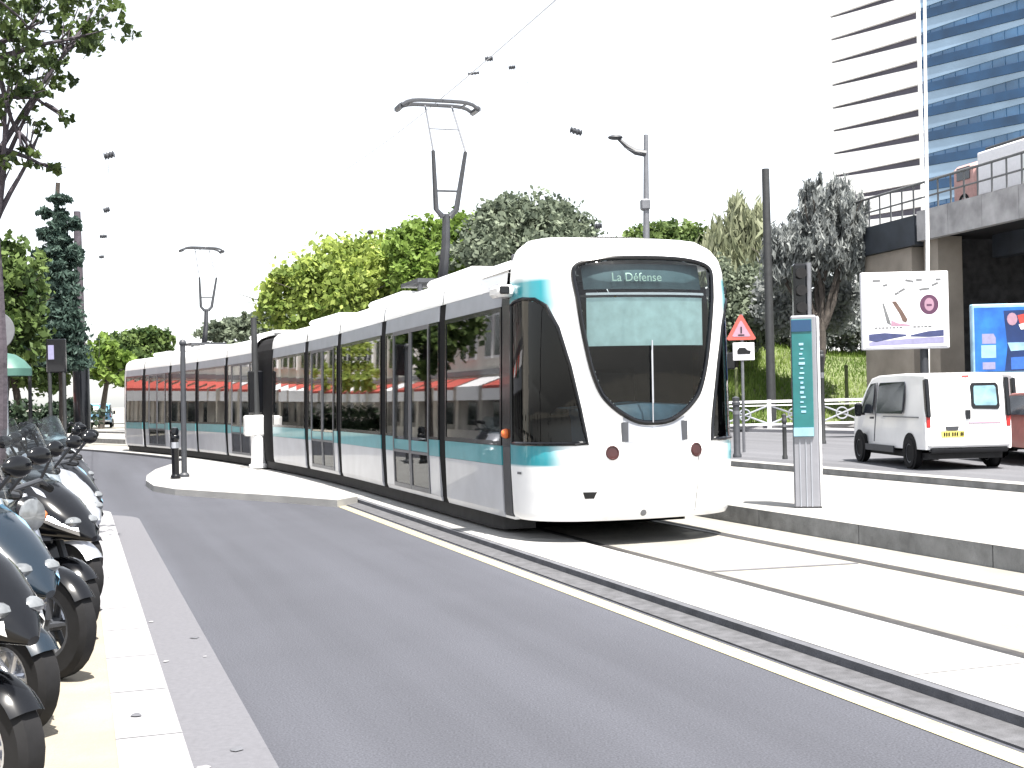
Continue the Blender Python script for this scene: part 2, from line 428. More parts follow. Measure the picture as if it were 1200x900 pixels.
pts += [A(k_in[-1][0], -30, KZ-.004), A(-24, -30, KZ-.004)]
pv.add(pts, [tuple(range(len(pts)))]); struct(pv.build('pavement', M['paving']))
joint_m = mat('joint_grey', (.20, .20, .21), .9)
jm = MB()
for s in srange(-9, pe_s-1.2, 1.0):
    jm.grid([[A(s, .13, KZ+.003), A(s, .42, KZ+.003)], [A(s+.012, .13, KZ+.003), A(s+.012, .42, KZ+.003)]])
struct(jm.build('kerb_joints', joint_m))
gt = MB(); gt.grid([[A(a[0], a[1], .004), A(b[0], b[1], .004)] for a, b in zip(outer, inset(.43, -.37))])
struct(gt.build('gutter_strip', M['gutter']))
gs = MB()                                     # pale spots of dropped paint and gum
for k in range(9):
    s, o = rng.uniform(-8.5, 1), rng.uniform(.2, .78); z = .009 if o > .46 else KZ+.006
    r = rng.uniform(.01, .04); n = 9
    gs.add([A(s+r*cos(2*PI*i/n)*rng.uniform(.7, 1.2)*1.4, o+r*sin(2*PI*i/n)*rng.uniform(.7, 1.2), z) for i in range(n)], [tuple(range(n))], int(rng.integers(0, 2)))
struct(gs.build('pavement_spots', [M['granite'], M['kerb_shade_spots']]))
struct(strip(3.70, 3.84, .004, -24, 6.9).build('road_marking', M['line']))
struct(bar(3.88, 4.11, -.02, .012, -24, 7.2).build('channel_strip', M['channel']))
# track bed
struct(bar(4.11, 4.17, -.02, .062, -24, 60, .8).build('track_kerb', M['kerb_shade_spots']))  # shade on the kerb face is put into this dark bar
struct(bar(4.17, 4.98, -.02, .066, -24, 60, .8).build('track_border', M['trackedge']))
struct(bar(4.98, 7.45, -.02, .024, -24, 60, .8).build('track_bed', M['trackbed']))
RZ = .028
rl = MB()
for oc in (5.14, 6.72):
    rl.grid([[A(s, oc-.045, RZ), A(s, oc+.02, RZ)] for s in srange(-24, 60, .8)], 0)
    rl.grid([[A(s, oc+.02, RZ), A(s, oc+.075, RZ)] for s in srange(-24, 60, .8)], 1)
    rl.grid([[A(s, oc-.075, RZ), A(s, oc-.045, RZ)] for s in srange(-24, 60, .8)], 1)
struct(rl.build('rails', [M['steel'], M['groove']]))
tj = MB()
for s in (-3.0, 8):
    tj.grid([[A(s, 5.24, RZ), A(s-.15, 6.62, RZ)], [A(s+.07, 5.24, RZ), A(s-.08, 6.62, RZ)]])
struct(tj.build('track_joints', M['gutter']))
# island
isl_px = [(395, 586), (330, 581), (250, 576), (205, 573), (180, 569), (171, 563), (172, 557), (182, 550)]
ip = [G(x, y, .11) for x, y in isl_px]
back_pts = [A(s, 4.1, .11) for s in srange(24, 6.6, 1.5)] if False else [A(24-1.45*i, 4.1, .11) for i in range(13)]
ipts = [(p.x, p.y) for p in ip]+[(p.x, p.y) for p in back_pts]
im = MB(); im.prism(ipts, -.02, .11); struct(im.build('traffic_island', M['trackedge']))
sj = MB()
for s in srange(-14, 20, 1.5):
    sj.grid([[A(s, 7.74, .218), A(s, 11.44, .218)], [A(s+.012, 7.74, .218), A(s+.012, 11.44, .218)]])
for o in (8.9, 10.2): sj.grid([[A(s, o, .2185), A(s, o+.012, .2185)] for s in srange(-14, 20, 1)])
struct(sj.build('platform_joints', joint_m))
sj = MB()
for s in srange(-13, 30, 3):
    sj.grid([[A(s, 4.19, .069), A(s, 4.97, .069)], [A(s+.014, 4.19, .069), A(s+.014, 4.97, .069)]])
struct(sj.build('border_joints', joint_m))
# platform
struct(bar(7.72, 11.45, -.02, .215, -24, 60, .8).build('platform', M['slab']))
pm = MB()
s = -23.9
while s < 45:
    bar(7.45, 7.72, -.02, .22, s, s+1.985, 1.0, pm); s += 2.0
struct(pm.build('platform_edge', [M['slab_shade']]))
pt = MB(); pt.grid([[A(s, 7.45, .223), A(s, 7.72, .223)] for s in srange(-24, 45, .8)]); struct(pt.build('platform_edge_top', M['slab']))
struct(bar(11.45, 11.75, -.02, .31, -24, 60, .8).build('back_kerb', [M['slab_shade']]))
pt = MB(); pt.grid([[A(s, 11.44, .314), A(s, 11.76, .314)] for s in srange(-24, 60, .8)]); struct(pt.build('back_kerb_top', M['slab']))
struct(bar(11.75, 13.2, -.02, .14, -24, 60, .8).build('far_pavement', M['slab']))
struct(strip(13.2, 27.0, .0, -24, 75, 2).build('side_road', M['asphalt_pale']))
struct(bar(27.0, 29.0, -.02, .12, 0, 75, 2).build('far_kerb', M['granite']))

# ------------------------------------------------------------------ trees
def leaf_cloud(blobs, n, size, lean=(0, 0, 0), asp=1.6, droop=0.0, shell=.55, updir=None):
    """blobs: (centre, (rx,ry,rz), weight)."""
    wts = np.array([b[2] for b in blobs], float); wts /= wts.sum()
    cnt = rng.multinomial(n, wts); V = []; T = []
    for (c, r, _), k in zip(blobs, cnt):
        d = rng.normal(size=(k, 3)); d /= np.linalg.norm(d, axis=1)[:, None]
        # clumped: leaves gather round random twig ends
        nt_ = max(4, k//28); tw = rng.normal(size=(nt_, 3)); tw /= np.linalg.norm(tw, axis=1)[:, None]
        tw *= (shell+(1.06-shell)*rng.random(nt_)**.6)[:, None]
        pick = rng.integers(0, nt_, k)
        pos = tw[pick]+rng.normal(size=(k, 3))*.14
        p = np.array(c)+pos*np.array(r)
        clump = rng.random(nt_)[pick]
        V.append(p); T.append(np.clip(.25*rng.random(k)+.75*clump, 0, 1))
    p = np.concatenate(V); t = np.concatenate(T); k = len(p)
    if updir is None:
        a = rng.normal(size=(k, 3)); a[:, 2] -= droop
    else:
        a = rng.normal(size=(k, 3))*updir[3]+np.array(updir[:3])
    a /= np.linalg.norm(a, axis=1)[:, None]
    b = rng.normal(size=(k, 3)); b -= a*(a*b).sum(1)[:, None]; b /= np.linalg.norm(b, axis=1)[:, None]
    sz = size*(.6+.8*rng.random(k))[:, None]
    a = a*sz*asp*.5; b = b*sz*.5
    verts = np.stack([p-a, p-a*.1+b, p+a, p-a*.1-b], 1).reshape(-1, 3)
    return verts, t
def cloud_obj(name, verts, t, m, parent, org):
    me = bpy.data.meshes.new(name); k = len(t)
    me.vertices.add(len(verts)); me.vertices.foreach_set('co', (verts-np.array(org)).ravel())
    me.loops.add(4*k); me.loops.foreach_set('vertex_index', np.arange(4*k)); me.polygons.add(k)
    me.polygons.foreach_set('loop_start', np.arange(0, 4*k, 4)); me.update(calc_edges=True)
    at = me.attributes.new('tint', 'FLOAT', 'FACE'); at.data.foreach_set('value', t.astype(np.float32))
    me.materials.append(m); ob = bpy.data.objects.new(name, me); C.objects.link(ob); ob.parent = parent
    return ob
def limb(m, a, b, r0, r1, wob=.08, n=6):
    a, b = Vector(a), Vector(b); L_ = (b-a).length; pts = []; rs = []
    ph = random.uniform(0, 6)
    for i in range(n+1):
        t = i/n; p = a.lerp(b, t)
        p += Vector((sin(ph+t*4), cos(ph*1.3+t*5), .3*sin(t*6+ph)))*wob*L_*t*(1-t)*2
        pts.append(p); rs.append(r0+(r1-r0)*t)
    m.tube(pts, rs, 7)
def tree(name, label, base, blobs, n, size, leaf, group=None, tr=.2, bark='bark', trunk_top=None, crown='crown', cat='tree', limbs=True, **kw):
    base = Vector(base); th = thing(name, label, cat, base, 0, group)
    lb = list(blobs)
    if limbs and name in ('broadleaf_tree', 'street_tree', 'olive_tree'):
        for c, r, wq in blobs:
            for k in range(5):
                dv = np.array([random.gauss(0, 1), random.gauss(0, 1), random.gauss(.35, .8)]); dv /= np.linalg.norm(dv)
                f_ = random.uniform(.22, .42); lb.append((tuple(np.array(c)+dv*np.array(r)*random.uniform(.85, 1.08)), tuple(x*f_ for x in r), wq*f_*f_*.9))
    v, t = leaf_cloud(lb, n, size, **kw)
    m = MB(); top = Vector(trunk_top) if trunk_top is not None else Vector(np.mean([b[0] for b in blobs], axis=0).tolist())
    limb(m, base-Vector((0, 0, .1)), top, tr, tr*.55, .05, 8)
    if limbs:
        for c, r, _ in blobs:
            c = Vector(c); st = base.lerp(top, random.uniform(.55, .95))
            limb(m, st, c, tr*.45, tr*.12)
            for k in range(4):
                d = Vector((random.gauss(0, 1)*r[0], random.gauss(0, 1)*r[1], abs(random.gauss(0, .8))*r[2]))*.6
                limb(m, c.lerp(st, .3), c+d, tr*.18, tr*.04)
    m.build('trunk', M[bark], th, True, base)
    for ch in [o for o in th.children]: pass
    cloud_obj(crown, v, t, L[leaf], th, base)
    return th
def blob(px, py, rx, ry, d, depth=None, wgt=None):   # pixel ellipse -> world blob at distance d
    c = P(px, py, d); k = d/F
    dp = depth if depth is not None else (rx+ry)/2*k
    return (tuple(c), (rx*k, dp, ry*k), wgt or rx*ry)
def at(px, d, z=0.0): X, Z = ray(px, 470); return Vector((X*d, d, z))

GB = 'trees behind the tram'
tree('broadleaf_tree', 'bright yellow-green tree behind the tram, left of the pantograph', at(410, 62), [blob(400, 325, 62, 42, 62), blob(345, 360, 40, 35, 61), blob(440, 312, 40, 40, 63), blob(385, 345, 60, 40, 61), blob(455, 350, 45, 40, 62)], 20000, .19, 'lime', GB, .3)
tree('broadleaf_tree', 'fresh green tree directly behind the raised pantograph', at(515, 60), [blob(500, 295, 42, 36, 60), blob(540, 290, 32, 34, 60), blob(515, 325, 50, 34, 59), blob(480, 310, 30, 40, 61)], 15000, .18, 'mid', GB, .3)
tree('broadleaf_tree', 'grey-green round-crowned tree rising above the tram cab', at(630, 58), [blob(620, 265, 62, 34, 58), blob(660, 275, 42, 28, 58), blob(580, 280, 38, 34, 58), blob(620, 300, 80, 40, 57), blob(600, 250, 38, 18, 58)], 18000, .17, 'grey', GB, .3)
tree('broadleaf_tree', 'low dark tree showing over the cab roof behind the street lamp', at(785, 64), [blob(782, 276, 42, 17, 64), blob(760, 290, 40, 20, 63), blob(805, 285, 22, 18, 64)], 6000, .18, 'green', GB, .22)
tree('broadleaf_tree', 'distant round dark green tree beyond the rear of the tram', at(170, 120), [blob(158, 408, 36, 20, 120), blob(182, 402, 22, 16, 120), blob(132, 412, 24, 20, 119), blob(150, 430, 40, 20, 118)], 9000, .3, 'green', GB, .4)
tree('broadleaf_tree', 'distant small grey-green tree over the middle of the tram roof', at(285, 110), [blob(272, 384, 26, 12, 110), blob(310, 378, 28, 16, 109), blob(250, 390, 20, 10, 110), blob(290, 400, 50, 18, 110)], 7000, .28, 'grey', GB, .35)
tree('broadleaf_tree', 'bright green bush-like tree left of the tram rear', at(118, 95), [blob(118, 420, 16, 26, 95), blob(135, 430, 22, 24, 95)], 2200, .34, 'mid', GB, .25)
# plants on the bank at the right
def bank_z(y): return max(0, min(5.6, (y-52.3)*.48))
tree('tall_shrub', 'pale feathery shrub with tall plumes right behind the cab', at(865, 60, 1.0), [blob(850, 330, 28, 60, 60), blob(880, 320, 26, 60, 60), blob(862, 275, 10, 40, 60), blob(842, 290, 8, 26, 60), blob(885, 290, 14, 40, 60)], 16000, .16, 'reed', None, .1, asp=5, updir=(0, 0, 1, .33), limbs=False, cat='shrub', shell=.2)
tree('olive_shrub', 'low grey shrub spreading under the pale plumes beside the cab', at(862, 57, .6), [blob(860, 375, 36, 42, 57), blob(885, 350, 30, 40, 57), blob(846, 345, 18, 38, 57), blob(870, 395, 36, 16, 57)], 11000, .14, 'grey', None, .1, cat='shrub', shell=.2)
tree('olive_tree', 'dark silvery tree with upswept branches left of the white billboard', at(958, 52, 1.0), [blob(962, 262, 16, 46, 52), blob(940, 275, 16, 40, 52.5), blob(985, 258, 14, 44, 52), blob(1000, 275, 12, 38, 52), blob(925, 292, 14, 34, 52), blob(960, 300, 48, 26, 52.3), blob(910, 302, 16, 36, 52), blob(995, 305, 18, 26, 52), blob(948, 242, 10, 28, 52), blob(1006, 258, 9, 30, 52.4), blob(930, 318, 30, 22, 52.5), blob(975, 232, 8, 20, 52)], 26000, .08, 'olive', None, .28, trunk_top=P(962, 375, 52), asp=4.2, updir=(.1, 0, 1, .42), shell=.1)
tree('olive_shrub', 'dark shrub mass in the shade below the silvery tree', at(950, 55, .8), [blob(935, 355, 50, 32, 55), blob(985, 350, 24, 40, 55), blob(905, 352, 20, 34, 55)], 9000, .14, 'olive', None, .12, cat='shrub', shell=.2)
tree('olive_shrub', 'dark shrubs along the top of the bank below the billboard height', at(995, 64, 3), [blob(985, 385, 40, 26, 64), blob(1015, 380, 22, 30, 64), blob(930, 385, 40, 22, 64)], 9000, .15, 'olive', None, .1, cat='shrub', shell=.2)
# bank
bk = MB(); rows = []
for i in range(15):
    y = 51.5+i*1.3; rows.append([(x, y+.6*sin(x*.3), max(.02, .1+bank_z(y+.5)*(.8+.25*sin(x*.21+1)))) for x in np.linspace(5, 21.5, 34)])
bk.grid(rows); struct(bk.build('grass_bank', M['soil'], None, True))
n = 40000
gx = rng.uniform(5.2, 21.3, n); gy = rng.uniform(51.8, 69, n)
gz = np.maximum(.02, .1+np.clip((gy+.5-52.3)*.48, 0, 5.6)*(.8+.25*np.sin(gx*.21+1)))
gp = np.stack([gx, gy, gz], 1); hd = rng.uniform(.12, .38, n)[:, None]; lean = rng.normal(size=(n, 3))*.3; lean[:, 2] = 1
sd = rng.normal(size=(n, 3)); sd[:, 2] = 0; sd /= np.linalg.norm(sd, axis=1)[:, None]
gv = np.stack([gp-sd*.035, gp+sd*.035, gp+lean*hd+sd*.008, gp+lean*hd-sd*.008], 1).reshape(-1, 3)
gr = cloud_obj('grass', gv, np.clip(rng.random(n)*.6+.4*np.sin(gx*.9)*np.sin(gy*.7), 0, 1), L['grass'], None, (0, 0, 0)); struct(gr, 'stuff')
# left side trees
tree('street_tree', 'near tree overhanging the top left corner above the scooters', A(-.1, -.82, KZ), [blob(50, 25, 48, 36, 12, .9), blob(108, 14, 34, 22, 12.5, .8), blob(18, 60, 26, 40, 12, .7), blob(100, 42, 20, 18, 12.3, .4), blob(55, 85, 26, 14, 12.2, .4), blob(38, 115, 24, 13, 12, .4), blob(14, 132, 14, 12, 12, .3), blob(8, 190, 12, 10, 12, .18), blob(34, 185, 16, 7, 12, .16), blob(48, 150, 8, 10, 12.2, .12), blob(78, 140, 6, 12, 12.4, .1), blob(62, 198, 16, 4, 12.2, .1), blob(-60, 40, 90, 90, 12, 1.6), blob(-30, -60, 150, 60, 12.5, 1.8)], 7500, .055, 'shade', 'trees on the left pavement', .07, bark='bark_grey', trunk_top=P(-4, -10, 12.2), asp=1.5)
tree('street_tree', 'green tree low at the left edge behind the round sign', at(0, 38, 0), [blob(10, 330, 40, 50, 38), blob(28, 360, 26, 44, 38), blob(-20, 350, 50, 60, 38), blob(12, 395, 40, 34, 37.5)], 6500, .17, 'green', 'trees on the left pavement', .16)
tree('broadleaf_tree', 'green tree far down the street between the left trees', at(30, 85), [blob(20, 400, 60, 50, 85), blob(-60, 390, 70, 60, 85), blob(60, 425, 40, 30, 84)], 9000, .3, 'green', GB, .3)
hq = at(40, 70, 0); hb_ = thing('hedge', 'low dark hedge at the far left end of the road', 'hedge', hq)
hv, ht_ = leaf_cloud([(tuple(at(x_, 70, .9)), (2.2, 1.0, 1.1), 1) for x_ in (-60, -15, 30, 72)], 6000, .2, shell=.2); cloud_obj('foliage', hv, ht_, L['dark'], hb_, hq)
# tall conifer
d = 50; fb = []
for i in range(14):
    t = i/13; y = 240+(425-240)*t; half = 5+27*t**.8
    fb.append(blob(70+2*sin(i*2.1), y, half, 9, d, half*d/F, half*9))
for (x, y, rx, ry) in [(70, 233, 14, 4), (52, 250, 8, 5), (52, 275, 9, 6), (50, 298, 10, 7), (88, 262, 6, 8), (50, 330, 12, 10), (88, 300, 8, 12)]:
    fb.append(blob(x, y, rx, ry, d, .4, rx*ry*1.5))
tree('conifer', 'tall narrow dark conifer beside the grey mast at left', at(70, d, 0), fb, 34000, .085, 'fir', None, .16, trunk_top=P(68, 214, d), asp=2.6, droop=.6, limbs=False, shell=.3)
mp_ = G(97, 520, 0); th = thing('tall_mast', 'tall grey mast beside the dark conifer at left of the road', 'mast', mp_)
MB().tube([mp_+Vector((0, 0, z)) for z in (0, 1, 3, 6, 9, 10.2)], [.30, .27, .25, .21, .17, .15], 12).build('shaft', M['bark_grey'], th, True, mp_)
MB().lathe([(.36, 0), (.36, 3.4), (.3, 3.6)], mp_, 12).build('sleeve', M['black'], th, True, mp_)

# ------------------------------------------------------------------ tram
tram = thing('tram', 'long white and teal tram curving along the track with raised pantographs', 'tram', W(0, 0, 0))
TO = Vector(tram.location)
def tb(m, name, mats, parent=None, smooth=False): return m.build(name, mats, parent or tram, smooth, TO)
HW = 1.25
wz = [(.20, 1.17), (.34, 1.22), (.84, 1.23), (1.07, 1.23), (2.6, 1.19), (2.8, 1.17), (2.95, 1.15), (3.05, 1.11), (3.12, 1.03), (3.18, .85), (3.22, .4), (3.23, 0)]
def interp(tab, z):
    if z <= tab[0][0]: return tab[0][1]
    for a, b in zip(tab, tab[1:]):
        if z <= b[0]: return a[1]+(b[1]-a[1])*(z-a[0])/(b[0]-a[0])
    return tab[-1][1]
def wd(z): return interp(wz, z)
def side_panel(m, s0, s1, z0, z1, side, off=0.0, thick=.03, mi=0):
    zs = [z0]+[z for z, _ in wz if z0+.01 < z < z1-.01]+[z1]; ss = srange(s0, s1, 1.0)
    outer = [[W(s, side*(wd(z)+off), z) for z in zs] for s in ss]
    inn = [[W(s, side*(wd(z)+off-thick), z) for z in zs] for s in ss]
    m.grid([o+list(reversed(i)) for o, i in zip(outer, inn)], mi, close=True)
    k = len(zs)*2; o = len(m.v)-k*len(ss)
    m.f += [tuple(range(o, o+k)), tuple(range(o+k*(len(ss)-1), o+k*len(ss)))]; m.m += [mi, mi]
def ring(m, s0, s1, z0, z1, side, w_, off, thick, mi=0):
    side_panel(m, s0, s1, z0, z0+w_, side, off, thick, mi); side_panel(m, s0, s1, z1-w_, z1, side, off, thick, mi)
    side_panel(m, s0, s0+w_, z0+w_, z1-w_, side, off, thick, mi); side_panel(m, s1-w_, s1, z0+w_, z1-w_, side, off, thick, mi)
END = 33.0
bounds = [.40, 2.68, 2.99, 6.0, 6.33, 9.45, 9.78, 12.4, 12.75, 15.9, 17.9, 20.8, 21.12, 24.2, 24.5, 27.4, 27.72, 30.6, 30.95, END]
bays = [(bounds[0], bounds[1], 'w'), (bounds[2], bounds[3], 'd'), (bounds[4], bounds[5], 'w'), (bounds[6], bounds[7], 'd'), (bounds[8], bounds[9], 'w'),
        (bounds[10], bounds[11], 'd'), (bounds[12], bounds[13], 'w'), (bounds[14], bounds[15], 'w'), (bounds[16], bounds[17], 'd'), (bounds[18], bounds[19], 'w')]
gaps = [(bays[i][1], bays[i+1][0]) for i in range(len(bays)-1)]
for (a, b, k) in bays:
    roof = MB(); canti = MB()
    for sd in (-1, 1):
        if k == 'w':
            skirt = MB(); side_panel(skirt, a, b, .27, .845, sd); tb(skirt, 'skirt_panel', M['pearl'])
            tealb = MB(); side_panel(tealb, a, b, .848, 1.06, sd); tb(tealb, 'teal_band', M['teal'])
            wf = MB(); ring(wf, a, b, 1.063, 2.597, sd, .05, .004, .05)
            fr = tb(wf, 'window_frame', M['black'])
            gl = MB(); side_panel(gl, a+.05, b-.05, 1.113, 2.547, sd, -.004, .008); gl.build('window_pane', M['glass'], fr, False, TO)
        else:
            skirt = MB(); side_panel(skirt, a, b, .27, .33, sd); tb(skirt, 'door_sill', M['pearl'])
            mid = (a+b)/2; dw = 1.02
            for (p, q) in ((a, mid-dw), (mid+dw, b)):
                skirt = MB(); side_panel(skirt, p, q, .333, .845, sd); tb(skirt, 'skirt_panel', M['pearl'])
                tealb = MB(); side_panel(tealb, p, q, .848, 1.06, sd); tb(tealb, 'teal_band', M['teal'])
                wf = MB(); ring(wf, p, q, 1.063, 2.597, sd, .035, .004, .05); fr = tb(wf, 'window_frame', M['black'])
                gl = MB(); side_panel(gl, p+.035, q-.035, 1.098, 2.562, sd, -.004, .008); gl.build('window_pane', M['glass'], fr, False, TO)
            for (p, q) in ((mid-dw+.01, mid-.008), (mid+.008, mid+dw-.01)):
                lf = MB(); ring(lf, p, q, .336, 2.597, sd, .055, .008, .05, 0)
                side_panel(lf, p+.055, q-.055, .84, .875, sd, .007, .045)
                door = tb(lf, 'door', M['grey'])
                up_ = MB(); side_panel(up_, p+.055, q-.055, 1.03, 2.542, sd, -.004, .008); up2 = up_.build('upper_glass', M['glass_door'], door, False, TO)
                tl = MB(); side_panel(tl, p+.055, q-.055, .88, 1.025, sd, .0, .012); tl.build('teal_strip', M['teal'], door, False, TO)
                lo = MB(); side_panel(lo, p+.055, q-.055, .391, .838, sd, -.004, .008); lo.build('lower_glass', M['glass_low'], door, False, TO)
        canti = MB(); side_panel(canti, a, b, 2.60, 2.80, sd); tb(canti, 'cantrail', M['cantrail'])
    ss = srange(a-.14, b+.14, .6); zs = [z for z, _ in wz if z >= 2.8]
    prof = [(-wd(z), z) for z in zs]+[(wd(z), z) for z in reversed(zs[:-1])]
    roof.grid([[W(s, o, z+.003) for o, z in prof] for s in ss]); tb(roof, 'roof', M['white'], None, True)
for (a, b) in gaps:
    m = MB(); big = b-a > .8
    for i in range(1 if not big else 3):
        for s0, s1, in_ in [(a+.0, b-.0, .012)]:
            zs = [.26, .84, 1.07, 2.6, 2.8, 3.0, 3.1, 3.14]
            prof = [(-wd(z)+.012+.04*(z > 2.85), z-.04*(z > 2.85)) for z in zs]+[(wd(z)-.012-.04*(z > 2.85), z-.04*(z > 2.85)) for z in reversed(zs)]
            ns = max(6, int((s1-s0)/.055)); rows = []
            for j in range(ns+1):
                s_ = s0+(s1-s0)*j/ns; ins = .018*(j % 2)
                rows.append([W(s_, o-math.copysign(ins, o), z) for o, z in prof])
            if i == 0: m.grid(rows, close=False); m.grid([[r[0], r[-1]] for r in rows])
    tb(m, 'articulation_bellows', M['rubber'], None, False)
# interior and underframe
fl = MB()
for a, b in zip(srange(.5, END-.5, 1)[:-1], srange(.5, END-.5, 1)[1:]):
    fl.add([W(a, -1.17, .40), W(a, 1.17, .40), W(b, 1.17, .40), W(b, -1.17, .40)], [(0, 1, 2, 3)])
tb(fl, 'floor', M['floor_in'])
cl = MB(); ss = srange(.5, END-.5, 1)
cl.grid([[W(s, -1.12, 2.74), W(s, 1.12, 2.74)] for s in ss]); tb(cl, 'ceiling', M['ceil_in'])
uf = MB(); ss = [.25, .45, .7]+srange(1, END, 1); uw = {.25: .9, .45: 1.02, .7: 1.12}
uf.grid([[W(s, o*uw.get(s, 1.15), z) for o, z in ((-1, .10+.1*max(0, .75-s)), (-1, .385), (1, .385), (1, .10+.1*max(0, .75-s)))] for s in ss], close=True); tb(uf, 'underframe', M['bogie'])
for sb in (4.6, 11.2, 16.9, 22.6, 29.2):
    m = MB()
    for ds in (-.8, .8):
        for o in (-.79, .79): 
            c = W(sb+ds, o, .38); ph = path(sb)[2]
            vs0 = MB(); vs0.lathe([(.0, -.05), (.27, -.05), (.27, .05), (0, .05)], (0, 0, 0), 20, 'x')
            m.add([(c.x+cos(ph)*p[0]-sin(ph)*p[1], c.y+sin(ph)*p[0]+cos(ph)*p[1], .38+p[2]) for p in vs0.v], vs0.f)
    tb(m, 'bogie_wheels', M['bogie'])
seatm = MB(); seatb = MB(); pol = MB()
for (a, b, k) in bays:
    if k == 'w':
        s = a+.25
        while s < b-.4:
            for o in (-.9, -.45, .45, .9):
                ph = path(s)[2]; mm = seatm if (int(s*3)+int(o > 0)) % 3 else seatb
                mm.box(W(s, o, .78), (.41, .42, .10), ph, 0, .03); mm.box(W(s+.2, o, 1.22), (.41, .07, .85), ph, 0, .025)
            s += .82
        for s in (a+.15, b-.15):
            for o in (-.25, .25): pol.tube([W(s, o, .4), W(s, o, 2.74)], .018, 6)
    else:
        for o in (-.3, .3):
            pol.tube([W((a+b)/2, o, .4), W((a+b)/2, o, 2.74)], .018, 6)
for o in (-.5, .5): pol.tube([W(s, o, 2.0) for s in srange(.8, END-.8, 1)], .015, 6)
tb(seatm, 'seats', M['seat_red']); tb(seatb, 'seats', M['seat_blue']); tb(pol, 'handrails', M['yellow'])

# ---- cab (front) ; the rear cab is the same shell mirrored
Lz = [(.20, .74), (.34, .84), (.60, .92), (.95, .97), (1.3, .94), (2.0, .95), (2.6, .96), (2.9, .91), (3.05, .80), (3.18, .58), (3.28, .30), (3.33, 0)]
wc = [(.20, 1.15), (.34, 1.21), (.84, 1.23), (1.07, 1.23), (2.6, 1.20), (2.8, 1.19), (2.95, 1.18), (3.05, 1.165), (3.18, 1.11), (3.28, .98), (3.33, .74)]
EXP = 2.5
def cab_curve(z):
    Ln, w_ = interp(Lz, z), interp(wc, z); base = .0
    pts = []
    tip = -Ln
    for i in range(41):
        th_ = PI/2*i/40
        o = w_*max(0, sin(th_))**(2/EXP); s_ = base+(tip-base)*max(0, cos(th_))**(2/EXP)
        pts.append((o, s_))
    if Ln < .1:
        pts = [(w_*sin(PI/2*i/40)**(2/EXP), .1+(-Ln-.1)*max(0, cos(PI/2*i/40))**(2/EXP)) for i in range(41)]
    q = [0]
    for a, b in zip(pts, pts[1:]): q.append(q[-1]+math.hypot(b[0]-a[0], b[1]-a[1]))
    return pts, q
_cc = {}
def cab(q, z, off=0.0):
    key = round(z, 4)
    if key not in _cc: _cc[key] = cab_curve(z)
    pts, qs = _cc[key]
    def ev(a):
        if a >= qs[-1]: return pts[-1][0], pts[-1][1]+(a-qs[-1])
        for i in range(len(qs)-1):
            if a <= qs[i+1]:
                t = (a-qs[i])/max(1e-9, qs[i+1]-qs[i]); return pts[i][0]+(pts[i+1][0]-pts[i][0])*t, pts[i][1]+(pts[i+1][1]-pts[i][1])*t
    a = abs(q); o, s_ = ev(a)
    if off:
        o1, s1 = ev(max(0, a-.02)) or (o, s_); o2, s2 = ev(a+.02)
        if a < .02: o1, s1 = -ev(.02)[0], ev(.02)[1]
        dx, dy = o2-o1, s2-s1; L_ = math.hypot(dx, dy) or 1; nx, ny = dy/L_, -dx/L_
        o += nx*off; s_ += ny*off
    return math.copysign(o, q) if q else 0.0, s_
def cabW(q, z, off=0.0): o, s_ = cab(q, z, off); return W(s_, o, z)
def smooth_poly(pts, n=6):       # Catmull-Rom closed
    out = []; k = len(pts)
    for i in range(k):
        p0, p1, p2, p3 = pts[i-1], pts[i], pts[(i+1) % k], pts[(i+2) % k]
        for j in range(n):
            t = j/n
            out.append(tuple(.5*((2*p1[c])+(-p0[c]+p2[c])*t+(2*p0[c]-5*p1[c]+4*p2[c]-p3[c])*t*t+(-p0[c]+3*p1[c]-3*p2[c]+p3[c])*t**3) for c in (0, 1)))
    return out
def inside(p, poly):
    x, y = p; c = False; k = len(poly)
    for i in range(k):
        a, b = poly[i], poly[i-1]
        if (a[1] > y) != (b[1] > y) and x < (b[0]-a[0])*(y-a[1])/(b[1]-a[1])+a[0]: c = not c
    return c
def scale_poly(poly, k_):
    cx = sum(p[0] for p in poly)/len(poly); cy = sum(p[1] for p in poly)/len(poly)
    return [(cx+(p[0]-cx)*k_, cy+(p[1]-cy)*k_) for p in poly]
half = [(0, 1.295), (.18, 1.315), (.34, 1.395), (.47, 1.50), (.57, 1.63), (.66, 1.88), (.735, 2.25), (.785, 2.6), (.81, 2.82), (.785, 2.92), (.66, 2.975), (.40, 3.01)]
ws_poly = smooth_poly(half+[(0, 3.02)]+[(-a, b) for a, b in reversed(half[1:])], 4)
cw = [(-.72, 1.10), (-.785, 1.46), (-.88, 1.9), (-1.0, 2.3), (-1.13, 2.53), (-1.28, 2.61), (-1.48, 2.63), (-1.65, 2.62), (-1.79, 2.59), (-1.80, 2.0), (-1.80, 1.10), (-1.5, 1.10), (-1.1, 1.10)]
cw_poly = cw
CABEND = .08
def qend(z): return cab_curve(z)[1][-1]
